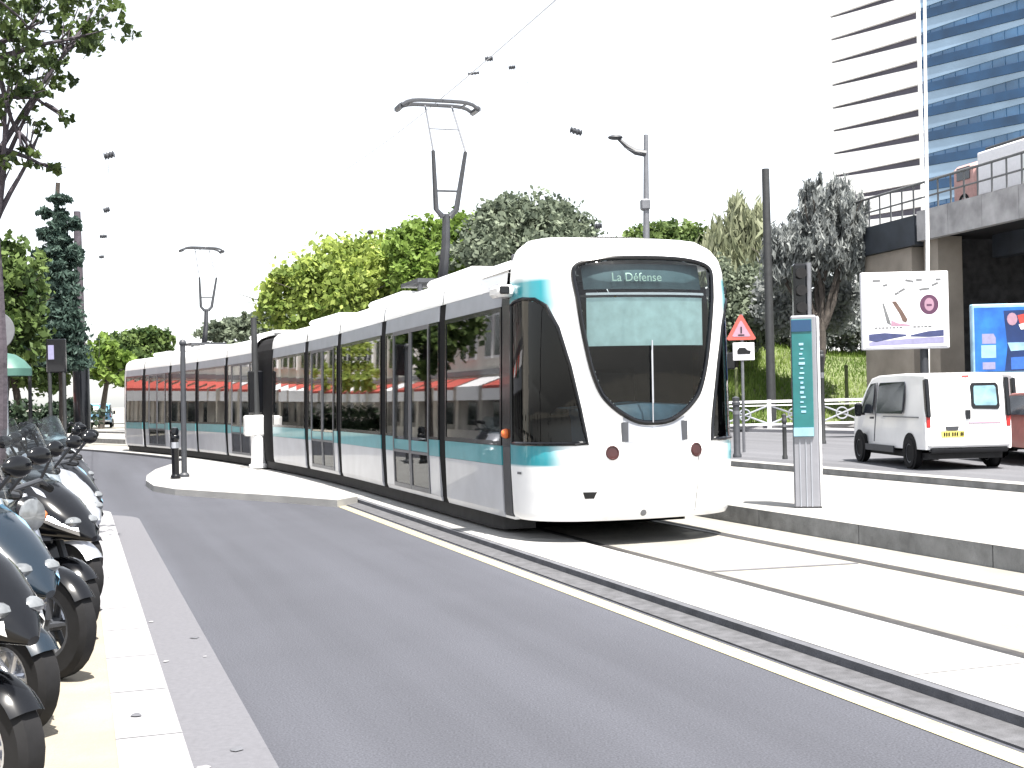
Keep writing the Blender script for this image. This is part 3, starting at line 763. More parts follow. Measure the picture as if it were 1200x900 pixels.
def cab_shell():
    m = MB(); zs = [.29]+list(np.arange(.31, 3.33, .03))+[3.33]; NQ = 121
    idx = {}; rows = []
    for z in zs:
        Q = qend(z)+CABEND+ (0 if z < 3.0 else .0); rows.append([(Q*(2*j/(NQ-1)-1), z) for j in range(NQ)])
    wsp = scale_poly(ws_poly, .985); cwl = scale_poly(cw_poly, .985); cwr = [(-a, b) for a, b in cwl]
    verts = [cabW(q, z) for r in rows for q, z in r]; faces = []; cols = []
    for i in range(len(zs)-1):
        for j in range(NQ-1):
            q = (rows[i][j][0]+rows[i+1][j+1][0])/2; z = (zs[i]+zs[i+1])/2
            Q = qend(z)
            if inside((q, z), wsp): continue
            qq = -abs(q)
            if inside((qq, z), cwl) : continue
            faces.append((i*NQ+j, i*NQ+j+1, (i+1)*NQ+j+1, (i+1)*NQ+j))
    m.add(verts, faces)
    o = (len(zs)-1)*NQ
    m.f.append(tuple(range(o, o+NQ))); m.m.append(0)
    return m
def add_teal(ob, org):
    me = ob.data; at_ = me.color_attributes.new('livery', 'FLOAT_COLOR', 'POINT')
mw = M['white'].copy(); mw.name = 'cab_paint'
n_ = mw.node_tree.nodes; l_ = mw.node_tree.links; bs = n_['Principled BSDF']; src = bs.inputs['Base Color'].links[0].from_socket
atn = n_.new('ShaderNodeAttribute'); atn.attribute_name = 'livery'; mixn = n_.new('ShaderNodeMix'); mixn.data_type = 'RGBA'
l_.new(atn.outputs['Fac'], mixn.inputs['Factor']); l_.new(src, mixn.inputs['A']); mixn.inputs['B'].default_value = (.02, .25, .30, 1)
l_.new(mixn.outputs['Result'], bs.inputs['Base Color'])
# gloss/pearl on the lower flank comes from the paint livery too
def sm(a, b, x): t = max(0, min(1, (x-a)/(b-a))); return t*t*(3-2*t)
sh = cab_shell(); vals = []
zs_ = None
NQ = 121
zl = [.29]+list(np.arange(.31, 3.33, .03))+[3.33]
for z in zl:
    Q = qend(z)+CABEND
    for j in range(NQ):
        q = -abs(Q*(2*j/(NQ-1)-1)); v = 0.0
        if z < 1.2: v = sm(.855, .87, z)*(1-sm(1.09, 1.13, z))*sm(-.84, -1.2, q)
        elif z > 2.0: v = sm(2.3, 2.55, z)*(1-sm(2.80, 2.86, z))*sm(-.86, -1.2, q)
        vals.append(v)
ob = sh.build('cab_body', mw, tram, True, TO)
at_ = ob.data.attributes.new('livery', 'FLOAT', 'POINT'); at_.data.foreach_set('value', vals)
def patch(poly, off, name, mats, parent=None, smooth=True, rings=9, sgn=1):
    cx = sum(p[0] for p in poly)/len(poly); cy = sum(p[1] for p in poly)/len(poly); m = MB(); rows = []
    for i in range(rings+1):
        k_ = max(.001, i/rings); rows.append([cabW(sgn*(cx+(p[0]-cx)*k_), cy+(p[1]-cy)*k_, off) for p in poly])
    m.grid(rows, close=True); return m.build(name, mats, parent or tram, smooth, TO)
def outline_tube(poly, off, r, name, mats, sgn=1, parent=None):
    m = MB(); m.tube([cabW(sgn*p[0], p[1], off) for p in poly], r, 8, closed=True); return m.build(name, mats, parent or tram, True, TO)
gk = outline_tube(ws_poly, .004, .026, 'windscreen_gasket', M['black'])
wsn = patch(ws_poly, .004, 'windscreen', M['screen'])
def densify(poly, st=.12):
    out = []
    for a, b in zip(poly, poly[1:]+poly[:1]):
        k_ = max(1, int(math.hypot(b[0]-a[0], b[1]-a[1])/st)); out += [(a[0]+(b[0]-a[0])*i/k_, a[1]+(b[1]-a[1])*i/k_) for i in range(k_)]
    return out
cwd = densify(cw_poly)
for sg in (1, -1):
    outline_tube(cwd, .002, .022, 'cab_window_gasket', M['black'], sg); patch(cwd, .003, 'cab_side_window', M['cabglass'], None, True, 9, sg)
# cab interior
ci = MB(); ci.box(W(.34, 0, 1.55), (2.2, .04, 2.3), PHI0); ci.box(W(-.02, 0, .9), (2.1, .7, .05), PHI0); tb(ci, 'cab_bulkhead', M['shade_dark'])
ds_ = MB(); rows = []
for z, k_ in ((1.02, .93), (1.40, .88), (1.50, .78), (1.52, .45), (1.44, .2)):
    rows.append([W(cab(q, 1.3)[1]*k_+.06+(.0 if k_ > .7 else .1), cab(q, 1.3)[0]*.86, z-.05*abs(q)) for q in np.linspace(-.95, .95, 19)])
ds_.grid(rows); tb(ds_, 'dashboard', M['dash'], None, True)
bl = MB(); rows = []
for z in (2.10, 2.4, 2.60): rows.append([cabW(q, z, -.05) for q in np.linspace(-.70, .68, 13)])
bl.grid(rows); tb(bl, 'sun_blind', M['blind'], None, True)
dp = MB(); rows = []
for z in (2.69, 2.96): rows.append([cabW(q, z, -.085) for q in np.linspace(-.72, .72, 13)])
dp.grid(rows); disp = tb(dp, 'destination_display', M['display'])
lt = MB(); rows = []
for z in (2.625, 2.65): rows.append([cabW(q, z, -.02) for q in np.linspace(-.70, .68, 13)])
lt.grid(rows); tb(lt, 'display_trim', M['ad_white'])
nrm_rot = (R(90)-.3, 0, PHI0)
tp = cabW(-.12, 2.81, -.060)
text_mesh('destination_text', 'La Défense', .125, M['amber_text'], disp, tp-TO, (R(90)-.10, 0, PHI0-.03))
st = MB(); st.box(W(.15, .05, 1.5), (.5, .1, .75), PHI0, 0, .04); st.box(W(.02, .05, 1.2), (.5, .4, .1), PHI0, 0, .04); tb(st, 'driver_seat', M['rubber'])
wp = MB(); wp.tube([cabW(-.02, z, .03) for z in np.linspace(1.30, 2.05, 9)], .008, 6); wp.tube([cabW(-.015, z, .03) for z in np.linspace(1.5, 2.15, 9)], .009, 6); tb(wp, 'wiper', M['silver'], None, True)
# nose details
ap = [(-.34, 1.36), (-.33, 1.10), (.35, 1.10), (.36, 1.36), (.2, 1.285), (0, 1.255), (-.2, 1.28)]
patch(densify(ap, .08), .006, 'nose_grille_panel', M['cantrail'], None, True, 6)
for q in (-.33, .35):
    gq = [(q-.035, 1.11), (q+.035, 1.11), (q+.045, 1.31), (q-.035, 1.31)]
    patch(densify(gq, .05), .010, 'nose_vent', M['darkgrey'], None, True, 4)
for q in (-.47, .49):
    cir = [(q+.062*cos(2*PI*i/18), 1.00+.066*sin(2*PI*i/18)) for i in range(18)]
    hl = patch(cir, .008, 'headlight', M['lens'], None, True, 4); outline_tube(cir, .006, .010, 'headlight_rim', M['lens'], 1, hl)
patch([(-.77, .60), (-.62, .60), (-.65, .53), (-.74, .53)], .007, 'marker_light', M['black'], None, True, 3)
patch([(-.1+.035*cos(2*PI*i/12), .36+.035*sin(2*PI*i/12)) for i in range(12)], .006, 'tow_cover', M['grey'], None, True, 3)
sm_ = MB(); sm_.tube([cabW(.52, z, .001) for z in np.linspace(.35, .93, 8)], .004, 5); tb(sm_, 'panel_seam', M['grey'])
patch([(-1.66, .80), (-1.56, .80), (-1.56, .775), (-1.66, .775)], .006, 'handle', M['grey'], None, True, 3)
# side pillar and dark strip between cab and first bay
for sd in (-1, 1):
    pl = MB(); side_panel(pl, CABEND, .39, 1.063, 2.797, sd, -.004, .05); tb(pl, 'cab_pillar', M['black'])
    pl = MB(); side_panel(pl, CABEND+.03, .36, .303, 1.06, sd, -.004, .05); tb(pl, 'grey_strip', M['darkgrey'])
    pl = MB(); side_panel(pl, CABEND, .39, .27, .30, sd, -.002, .05); tb(pl, 'sill', M['white'])
    cm = MB(); cm.box(W(.12, sd*1.27, 2.74), (.20, .34, .13), PHI0, 0, .035); cm_ = tb(cm, 'side_camera', M['white'], None, True)
    MB().box(W(-.06, sd*1.30, 2.745), (.11, .03, .085), PHI0, 0, .01).build('camera_lens', M['black'], cm_, False, TO)
    orl = MB(); c_ = W(.22, sd*(wd(1.15)+.006), 1.20); orl.ball(c_, .055, 12); tb(orl, 'indicator_lamp', M['orange'], None, True)
# roof fairing just behind the cab, joining the hump to the roof
rf = MB(); rows = []
for s in np.linspace(-.0, 1.3, 9):
    t = sm(0.1, 1.3, s); row = []
    for i in range(25):
        a = -1+2*i/24
        zt = 3.33*(1-t)+3.225*t
        o = a*1.17; e = abs(a)**3.2
        row.append(W(s+CABEND-.12, o*(1-.015*t), 2.98*e+zt*(1-e)+.006))
    rows.append(row)
rf.grid(rows); tb(rf, 'cab_roof', M['white'], None, True)
hk = MB(); hk.box(W(.3, -1.05, 3.13), (.05, .12, .08), PHI0, 0, .01); tb(hk, 'lifting_eye', M['grey'])
# rear end
re_ = MB(); rows = []
for z, _ in wz:
    w_ = wd(z); Ln = max(.02, interp(Lz, z)); row = []
    for i in range(25):
        a = PI*i/24; ca = cos(a); sa = sin(a)
        row.append(W(END+Ln*max(0, sa)**(2/EXP), -w_*math.copysign(abs(ca)**(2/EXP), ca), z+.002))
    rows.append(row)
re_.grid(rows); tb(re_, 'rear_cab', M['white'], None, True)
# roof gear
for s, l_g in ((2.9+1.2, 2.2), (8.0, 2.4), (13.0, 2.6), (19, 2.6), (26.5, 2.5), (30.4, 1.8)):
    m = MB(); m.box(W(s, 0, 3.27), (1.5, l_g, .12), path(s)[2], 0, .05); tb(m, 'roof_equipment', M['white'])
def pantograph(s, zt, bow=.62):
    m = MB(); ph = path(s)[2]; B = lambda ds, o, z: W(s+ds, o, z)
    m.box(B(0, 0, 3.47), (1.1, 1.1, .06), ph)
    m.tube([B(-.5, -.5, 3.42), B(-.5, -.5, 3.22)], .04, 6); m.tube([B(.5, .5, 3.42), B(.5, .5, 3.22)], .04, 6)
    pa = tb(m, 'pantograph_base', M['darkgrey'])
    a = MB(); a.tube([B(0, 0, 3.45), B(-.28, 0, 4.05), B(-.35, 0, 4.55)], [.085, .07, .06], 8)
    for o in (-.14, .14):
        a.tube([B(-.35, o*.4, 4.5), B(-.36, o*1.2, 4.62), B(-.62, o*1.9, 5.5)], [.05, .045, .03], 8)
    a.tube([B(-.44, -.2, 4.9), B(-.44, .2, 4.9)], .018, 6)
    a.build('pantograph_arm', M['darkgrey'], pa, True, TO)
    u = MB()
    for o in (-.14, .14): u.tube([B(-.62, o*1.9, 5.5), B(-.05, o*1.6, zt-.06)], .015, 6)
    u.tube([B(-.36, -.25, 5.9), B(-.36, .25, 5.9)], .01, 6)
    u.build('pantograph_upper_arm', M['grey'], pa, True, TO)
    c = MB()
    for ds in (-.16, .16):
        c.tube([B(ds, o, zt-.10*abs(o/bow)**6) for o in np.linspace(-bow, bow, 15)], .032, 6)
    for o in (-.45, .45): c.tube([B(-.16, o, zt-.02), B(.16, o, zt-.02)], .02, 6)
    for o in (-bow, bow): c.tube([B(-.16, o, zt-.10), B(.16, o, zt-.10)], .05, 6)
    c.build('collector_head', M['darkgrey'], pa, True, TO)
pantograph(7.0, 6.40, .64); pantograph(28.0, 6.48, .64)

# ------------------------------------------------------------------ overhead line
wr = MB()
wr.tube([W(s, 0.05*sin(s*.3), 6.46) for s in srange(-30, 60, 2)], .007, 5)
tag(wr.build('contact_wire', M['wire']), 'thin grey contact wire running above the tram track', 'wire')
def span(label, pts, r=.005):
    m = MB(); m.tube(pts, r, 5); return tag(m.build('span_wire', M['wire']), label, 'wire', 'wires crossing the white sky')
INS = 'small dark insulators on the overhead wires'
def insulator(x, y, d, label, ax=(1, 0, -.2), ln=.26, r=.06):
    c = P(x, y, d); v = Vector(ax).normalized(); m = MB()
    pr = [(-.5, .3), (-.42, 1), (-.3, .55), (-.16, 1), (0, .6), (.16, 1), (.3, .55), (.42, 1), (.5, .3)]
    m.tube([c+v*(a*ln) for a, _ in pr], [r*b for _, b in pr], 10)
    return tag(m.build('insulator', M['darkgrey'], None, True, c), label, 'insulator', INS)
insulator(675, 154, 26, 'dark insulator alone in the white sky above the tram cab', (1, 0, -.35), .26, .075)
insulator(573, 69, 22, 'dark insulator topmost of the three above the near pantograph', (1, 0, .05), .14, .05)
insulator(555, 86, 22, 'thin insulator lowest and leftmost of three above near pantograph', (1, 0, .1), .2, .03)
insulator(600, 79, 22, 'faint insulator right of the three above the near pantograph', (1, 0, .1), .12, .04)
insulator(128, 182, 20, 'largest insulator in sky right of overhanging tree', (1, 0, .25), .17, .06)
insulator(125, 246, 26, 'insulator over the road level with the conifer top', (1, 0, .3), .13, .06)
insulator(121, 277, 30, 'insulator third from top in the row right of the conifer', (1, 0, 0), .17, .05)
insulator(119, 301, 34, 'lowest small insulator in the row right of the conifer', (1, 0, .1), .13, .05)
insulator(701, 265, 30, 'insulator just above the cab roof beside the grey tree', (1, 0, .1), .18, .08)
insulator(434, 272, 40, 'tiny insulator above the yellow-green tree', (1, 0, 0), .18, .08)
span('span wire through the insulators right of the conifer', [P(128, 182, 20), P(125, 246, 26), P(121, 277, 30), P(119, 301, 34), P(118, 330, 42), P(116, 420, 70)], .005)
span('span wire from the insulator above the cab to the street lamp', [P(600, 79, 22), P(675, 154, 26), P(752, 180, 40)], .005)

# lamps and poles
def street_lamp(px_base, d, py_top, label, arm=True):
    b = at(px_base, d, 0); top = P(px_base, py_top, d); th = thing('street_lamp', label, 'street lamp', b)
    MB().tube([b, b.lerp(top, .3), b.lerp(top, .7), top], [.13, .12, .10, .07], 10).build('pole', M['grey'], th, True, b)
    a0 = P(px_base, 180, d)
    MB().tube([a0, P(px_base-12, 178, d), P(px_base-22, 172, d), P(px_base-33, 162, d)], [.11, .10, .08, .05], 8).build('arm', M['darkgrey'], th, True, b)
    e = P(px_base-36, 161, d); MB().ball(e, .16, 12, 0, (1.5, 1, .5)).build('lamp_head', M['darkgrey'], th, True, b)
    MB().box(P(px_base-1, 240, d), (.3, .3, .35), 0, 0, .05).build('bracket_box', M['grey'], th, False, b)
    return th
street_lamp(757, 40, 158, 'grey street lamp with a short curved arm behind the tram cab')
b = at(904, 51, .1); th = thing('dark_pole', 'tall plain dark pole standing right of the pale plumed shrub', 'pole', b)
MB().tube([b, b.lerp(P(897, 198, 51), .5), P(897, 198, 51)], [.19, .17, .15], 12).build('shaft', M['pole'], th, True, b)
MB().lathe([(.3, 0), (.3, .12), (.22, .2)], b, 12).build('base_flange', M['pole'], th, True, b)
# thin white mast in front of the tower
b = at(1086, 43.6, 0); th = thing('white_mast', 'thin white lighting mast in front of the tower and bridge', 'mast', b)
MB().tube([b, P(1087, 290, 43.6), P(1084, 60, 43.6), P(1083, -60, 43.6)], [.085, .07, .055, .05], 10).build('shaft', M['white'], th, True, b)
MB().lathe([(.2, 0), (.2, .1), (.13, .18)], b, 12).build('base_flange', M['grey'], th, True, b)
MB().tube([P(1083, -60, 43.6), P(1050, -75, 43.6)], .05, 8).build('arm', M['white'], th, True, b)

# catenary post standing in front of the tram
def trackside_post(px, py_base, py_top, zb, label, r=.06, mtl='darkgrey', group=None):
    b = G(px, py_base, zb); d = b.y; th = thing('trackside_post', label, 'post', b, 0, group); top = P(px-2, py_top, d)
    MB().tube([b, top], [r, r*.9], 10).build('shaft', M[mtl], th, True, b)
    MB().lathe([(r*1.8, 0), (r*1.8, .05), (r*1.2, .09)], b, 12).build('base_collar', M[mtl], th, True, b)
    MB().ball(top, r*1.3, 10).build('cap', M[mtl], th, True, b)
    return th
trackside_post(216, 559, 402, .11, 'slim dark post on the island beside the black bollard', .06)
b = G(303, 548, .1); th = thing('trackside_post', 'dark pole with white boxed foot in front of the tram articulation', 'post', b)
MB().tube([b+Vector((0, 0, .55)), P(297, 372, b.y)], [.10, .065], 10).build('shaft', M['pole'], th, True, b)
MB().lathe([(.22, 0), (.22, .07), (.17, .1), (.16, .75)], b, 14).build('foot', M['white'], th, True, b)
m = MB(); m.box(b+Vector((0, 0, .98)), (.62, .34, .48), R(20), 0, .04); m.build('cabinet', M['white'], th, False, b)
m = MB(); m.box(b+Vector((0, 0, 1.75)), (.40, .12, 1.0), R(20), 0, .03); m.build('signal_box', M['black'], th, False, b)
b = G(206, 561, .11); th = thing('bollard', 'black bollard at the tip of the traffic island', 'bollard', b)
MB().lathe([(.10, 0), (.10, .06), (.075, .09), (.075, .78), (.09, .80), (.09, .86), (.075, .88), (.085, .98), (.06, 1.03), (0, 1.04)], b, 16).build('post', M['black'], th, True, b)
MB().lathe([(.0765, .62), (.0765, .74)], b, 16).build('grey_ring', M['silver'], th, True, b)

# ------------------------------------------------------------------ platform pylon, signals, signs
b = G(947, 594, .22); rz = R(-16)
th = thing('station_pylon', 'grey platform information pylon with a teal upper panel', 'pylon', b, rz)
d = b.y; k = d/F
hp = (594-370)*k
wpy = .30; dpy = .26
MB().box((0, 0, hp/2), (wpy, dpy, hp), 0, 0, .02).build('column', M['silver'].copy(), th)
col_m = th.children[0].data.materials; col_m[0] = mat('pylon_grey', (.22, .225, .25), .45, .2, var=.06, scale=6)
m = MB(); m.box((wpy/2+.012, 0, hp/2), (.02, dpy*.98, hp*.985), 0, 0, .006); m.build('sunlit_side', M['white'], th)  # white panel paints sunlight onto the column's right face
py_rz = 0
tpn = MB(); tpn.box((-.02, -dpy/2-.012, hp*.675), (wpy*.78, .02, hp*.61), 0, 0, .006); pn = tpn.build('teal_panel', M['teal_deep'], th)
MB().box((-.02, -dpy/2-.026, hp*.945), (wpy*.76, .01, hp*.06)).build('dark_header', M['tblue_dark'], th)
MB().box((-.02, -dpy/2-.026, hp*.395), (wpy*.76, .01, hp*.045)).build('pale_footer', M['ad_pale'], th)
m = MB()
for i in range(15):
    hgt = random.uniform(.012, .03); m.box((-.025+random.uniform(-.01, .01), -dpy/2-.0245, hp*(.50+.025*i)), (random.uniform(.03, .07), .004, hgt))
m.build('lettering', M['ad_pale'], pn)
for zz in (.12, .2, .28): pass
m = MB()
for x_ in (-.07, .0, .06): m.box((x_, -dpy/2-.003, hp*.18), (.012, .01, hp*.35))
m.build('groove', M['cantrail'], th)
# traffic signal behind the pylon
b = at(946, 24, .2); th = thing('traffic_signal', 'black traffic signal head on a grey post behind the platform pylon', 'traffic light', b)
MB().tube([b, P(947, 308, 24)], [.07, .06], 10).build('post', M['grey'], th, True, b)
hd = MB(); c_ = P(937, 341, 24); hd.box(c_, (.26, .2, 1.02), 0, 0, .04); hdo = hd.build('signal_head', M['black'], th, False, b)
for i in range(3):
    q = c_+Vector((0, -.12, .32-.32*i)); vv = MB(); vv.lathe([(.10, 0), (.10, .1)], (0, 0, 0), 14, 'y')
    MB().add([(p[0]+q.x, -p[1]+q.y+.02, p[2]+q.z) for p in vv.v], vv.f).build('visor', M['rubber'], hdo, True, b)
# warning sign
b = G(872, 530, 0); d = b.y; th = thing('warning_sign', 'red triangular warning sign above a white plate on a grey post', 'road sign', b)
MB().tube([b, P(869, 368, d)], .04, 8).build('post', M['grey'], th, True, b)
def tri(c, r, y0, y1, m, mi=0): m.slabxz([(c.x-r*.95, c.z-r*.6), (c.x-r*.85, c.z-r*.7), (c.x+r*.85, c.z-r*.7), (c.x+r*.95, c.z-r*.6), (c.x+r*.08, c.z+r*.95), (c.x-r*.08, c.z+r*.95)], y0, y1, mi)
c_ = P(868, 386, d); m = MB(); tri(c_, .40, d-.06, d-.04, m); tp_ = m.build('triangle_plate', M['awning'], th, False, b)
m = MB(); tri(c_+Vector((0, 0, -.02)), .25, d-.066, d-.062, m); m.build('triangle_face', M['ad_pink'], tp_, False, b)
m = MB(); m.box(c_+Vector((0, -.07, -.02)), (.035, .006, .17)); m.box(c_+Vector((0, -.07, -.15)), (.16, .006, .03)); m.build('triangle_symbol', M['black'], tp_, False, b)
c_ = P(871, 412, d)
m = MB(); m.box(c_+Vector((0, -.05, 0)), (.56, .025, .46), 0, 0, .01); wp_ = m.build('white_plate', M['ad_white'], th, False, b)
m = MB(); m.slabxz([(c_.x-.17, c_.z-.07), (c_.x+.17, c_.z-.07), (c_.x+.19, c_.z+.02), (c_.x+.10, c_.z+.035), (c_.x+.04, c_.z+.10), (c_.x-.12, c_.z+.10), (c_.x-.17, c_.z+.03)], d-.07, d-.064); m.build('plate_symbol', M['black'], wp_, False, b)
# other posts by the platform
b = at(843, 42, 0); th = thing('signal_post', 'dark slim signal post just right of the tram cab', 'signal', b)
MB().tube([b, P(840, 392, 42)], [.10, .08], 8).build('post', M['pole'], th, True, b)
MB().box(P(854, 423, 42), (.42, .2, .55), 0, 0, .04).build('signal_box', M['black'], th, False, b)
MB().tube([P(841, 418, 42), P(856, 418, 42)], .03, 6).build('bracket', M['grey'], th, True, b)
MB().lathe([(.2, 0), (.2, .5), (.12, .6)], b, 10).build('base', M['black'], th, True, b)
def slim_bollard(px, pyb, pyt, label, r=.055, m_='darkgrey'):
    b = G(px, pyb, .14); h_ = (pyb-pyt)*b.y/F; th = thing('bollard', label, 'bollard', b, 0, 'slim posts along the platform road')
    MB().lathe([(r*1.3, 0), (r*1.3, .06), (r, .1), (r, h_-.22), (r*1.25, h_-.20), (r*1.25, h_-.14), (r, h_-.12), (r*1.1, h_-.04), (0, h_)], b, 14).build('post', M[m_], th, True, b)
    MB().lathe([(r*1.02, h_*.7), (r*1.02, h_*.76)], b, 14).build('band', M['grey'], th, True, b)
slim_bollard(864, 536, 464, 'taller grey bollard beneath the red triangular sign', .075)
slim_bollard(920, 538, 484, 'short slim bollard left of the platform pylon', .045, 'pole')
slim_bollard(965, 520, 410, 'dark post half hidden on the right of the platform pylon', .06, 'pole')
# crossed railings
def railing(x0, x1, label):
    d = 50.0; zb = .12; a = at(x0, d, zb); c = at(x1, d, zb); L_ = c.x-a.x
    th = thing('railing_panel', label, 'railing', a, 0, 'white crossed railing panels below the bank')
    m = MB()
    for x_ in (0, L_): m.tube([(x_, 0, 0), (x_, 0, 1.12)], .05, 8)
    m.build('post', M['ad_white'], th, True)
    m = MB(); m.box((L_/2, 0, 1.05), (L_, .06, .10)); m.box((L_/2, 0, .90), (L_, .05, .05)); m.box((L_/2, 0, .16), (L_, .06, .08)); m.build('rails', M['ad_white'], th)
    m = MB(); m.tube([(.03, 0, .19), (L_-.03, 0, .88)], .035, 6); m.tube([(.03, .02, .88), (L_-.03, .02, .19)], .035, 6)
    m.tube([(L_/2+.22*cos(2*PI*i/20), 0, .54+.22*sin(2*PI*i/20)) for i in range(20)], .03, 6, closed=True); m.build('cross_bars', M['cantrail'], th, True)
    MB().box((L_/2, .5, .04), (L_, .5, .14)).build('plinth', M['granite'], th)
railing(845, 900, 'white crossed railing panel left of the tall dark pole')
railing(902, 958, 'white crossed railing panel between the dark pole and the pylon')
railing(960, 1013, 'white crossed railing panel between the pylon and the van')
railing(1015, 1070, 'white crossed railing panel behind the front of the van')
for px, nm in ((905-41, 'dark stake on the grass bank right of the cab'), (993, 'dark stake on the grass below the white billboard')):
    b = at(px, 53.5, .3); m = MB(); m.tube([b, b+Vector((-.02, 0, 1.2)), b+Vector((-.02, 0, 2.2))], [.09, .08, .075], 8); m.ball(b+Vector((-.02, 0, 2.22)), .09, 8)
    tag(m.build('stake', M['soil'], None, True, b), nm, 'stake', 'stakes on the grass bank')

# ------------------------------------------------------------------ billboards
def board(name, label, x0, y0, x1, y1, d, post_px, post_bottom):
    a = P(x0, y0, d); c = P(x1, y1, d); wd_ = c.x-a.x; ht = a.z-c.z; b = at(post_px, d+.1, 0)
    th = thing(name, label, 'billboard', Vector(((a.x+c.x)/2, d, c.z)) if False else b)
    o = Vector(((a.x+c.x)/2-b.x, d-b.y, (a.z+c.z)/2))
    MB().box(o, (wd_, .22, ht), 0, 0, .03).build('frame', M['ad_white' if name != 'blue_billboard' else 'ad_pale'], th)
    MB().tube([(0, 0.05, 0), (0, .05, c.z+.3)], .14, 10).build('post', M['darkgrey'], th, True)
    return th, o, wd_, ht
th, o, w_, h_ = board('white_billboard', 'white advertising billboard on a dark post in front of the bridge', 1008, 320, 1112, 408, 41, 1085, 435)
yf = o.y-.115
face = MB().box((o.x, yf-.004, o.z), (w_*.95, .012, h_*.94)).build('poster', M['ad_white'], th)
def fx(u, v, y=-.012): return (o.x-w_/2+u*w_, yf+y, o.z+h_/2-v*h_)
def fpoly(pts, m, name, par, y=-.014):
    q = MB(); q.slabxz([(fx(u, v)[0], fx(u, v)[2]) for u, v in pts], yf+y, yf+y+.003); return q.build(name, m, par)
fpoly([(.07, .80), (.25, .785), (.5, .81), (.5, .83), (.3, .87), (.15, .90), (.07, .88)], M['ad_navy'], 'poster_band', face)
fpoly([(.55, .82), (.75, .775), (.93, .76), (.93, .84), (.75, .85), (.55, .84)], M['ad_navy'], 'poster_band', face)
fpoly([(.07, .90), (.3, .88), (.6, .86), (.93, .85), (.93, .93), (.07, .95)], M['ad_lilac'], 'poster_wave', face)
fpoly([(.34, .38), (.39, .38), (.46, .50), (.52, .62), (.50, .66), (.46, .64), (.43, .55)], M['ad_brown'], 'poster_figure', face)
fpoly([(.23, .40), (.25, .40), (.31, .60), (.33, .69), (.28, .66)], M['ad_grey'], 'poster_figure', face, -.015)
fpoly([(.33, .62), (.40, .66), (.52, .68), (.56, .70), (.33, .70)], M['ad_pink'], 'poster_figure', face, -.016)
cir = [(.77+.108*cos(2*PI*i/28), .43+.128*sin(2*PI*i/28)) for i in range(28)]
em = fpoly(cir, M['ad_plum'], 'poster_emblem', face, -.015)
fpoly([(.77+.055*cos(2*PI*i/28), .43+.085*sin(2*PI*i/28)) for i in range(28)], M['ad_pink'], 'emblem_centre', em, -.019)
fpoly([(.74, .425), (.80, .425), (.80, .45), (.74, .45)], M['ad_plum'], 'emblem_bar', em, -.023)
q = MB()
for u0, u1, v in ((.14, .46, .72), (.58, .76, .715)):
    u = u0
    while u < u1:
        l_ = random.uniform(.015, .04); a_ = fx(u, v); q.box((a_[0]+l_*w_/2, yf-.013, a_[2]), (l_*w_, .004, .05)); u += l_+.012
for (u, v, l_, t) in [(.17, .11, .09, 0), (.27, .17, .05, .2), (.46, .24, .08, .5), (.55, .12, .10, -.2), (.66, .11, .07, 0), (.72, .23, .12, .1), (.84, .17, .08, .4), (.88, .11, .06, 0), (.40, .28, .05, .4)]:
    a_ = fx(u, v); Mx = Matrix.Rotation(-t, 4, 'Y')
    q.box((a_[0], yf-.013, a_[2]), (l_*w_, .004, .07), 0, 0, 0, Mx)
q.build('poster_lettering', M['ad_grey'], face)
th, o, w_, h_ = board('blue_billboard', 'bright blue advertising billboard under the bridge behind the van', 1137, 357, 1262, 437, 39, 1200, 437)
yf = o.y-.115
face = MB().box((o.x, yf-.004, o.z), (w_*.955, .012, h_*.90)).build('poster', M['ad_blue'], th)
fpoly([(.30, .10), (.95, .08), (.95, .95), (.30, .95), (.33, .6)], M['ad_dark'], 'poster_shade', face)
fpoly([(.09, .42), (.20, .42), (.22, .48), (.22, .56), (.09, .56)], M['ad_lilac'], 'poster_bottle', face)
fpoly([(.08, .58), (.22, .58), (.22, .76), (.08, .76)], M['ad_pale'], 'poster_bottle', face)
fpoly([(.09, .82), (.21, .82), (.21, .92), (.09, .92)], M['ad_lilac'], 'poster_bottle', face)
fpoly([(.38+.05*cos(i*.52), .22+.09*sin(i*.52)) for i in range(12)], M['ad_pink'], 'poster_shape', face, -.018)
fpoly([(.43, .17), (.49, .15), (.55, .22), (.50, .34), (.45, .28)], M['red'], 'poster_shape', face, -.020)
fpoly([(.44, .30), (.54, .26), (.55, .36), (.46, .37)], M['ad_white'], 'poster_shape', face, -.022)
fpoly([(.33, .55), (.62, .55), (.62, .65), (.36, .67)], M['ad_pale'], 'poster_band', face, -.018)
fpoly([(.36, .76), (.7, .74), (.7, .92), (.36, .93)], M['blue'], 'poster_band', face, -.018)

# ------------------------------------------------------------------ vehicles
def wheel(parent, c, r, wdt, name='wheel', rim='silver', spokes=7):
    m = MB(); m.lathe([(r*.62, -wdt/2), (r*.9, -wdt/2), (r, -wdt*.3), (r, wdt*.3), (r*.9, wdt/2), (r*.62, wdt/2), (r*.62, -wdt/2)], (0, 0, 0), 28, 'y')
    o = m.build(name, M['rubber'], parent, True); o.location = c
    q = MB(); q.lathe([(r*.62, -wdt*.42), (r*.54, -wdt*.42), (r*.54, wdt*.42), (r*.62, wdt*.42), (r*.62, -wdt*.42)], (0, 0, 0), 28, 'y')
    q.lathe([(0, -wdt*.3), (r*.16, -wdt*.3), (r*.16, wdt*.3), (0, wdt*.3)], (0, 0, 0), 14, 'y')
    for i in range(spokes):
        a = 2*PI*i/spokes
        for sy in (-1, 1):
            q.tube([(r*.12*cos(a), sy*wdt*.22, r*.12*sin(a)), (r*.57*cos(a+.12), sy*wdt*.28, r*.57*sin(a+.12))], [r*.075, r*.05], 6)
    q.build('rim', M[rim], o, True); return o
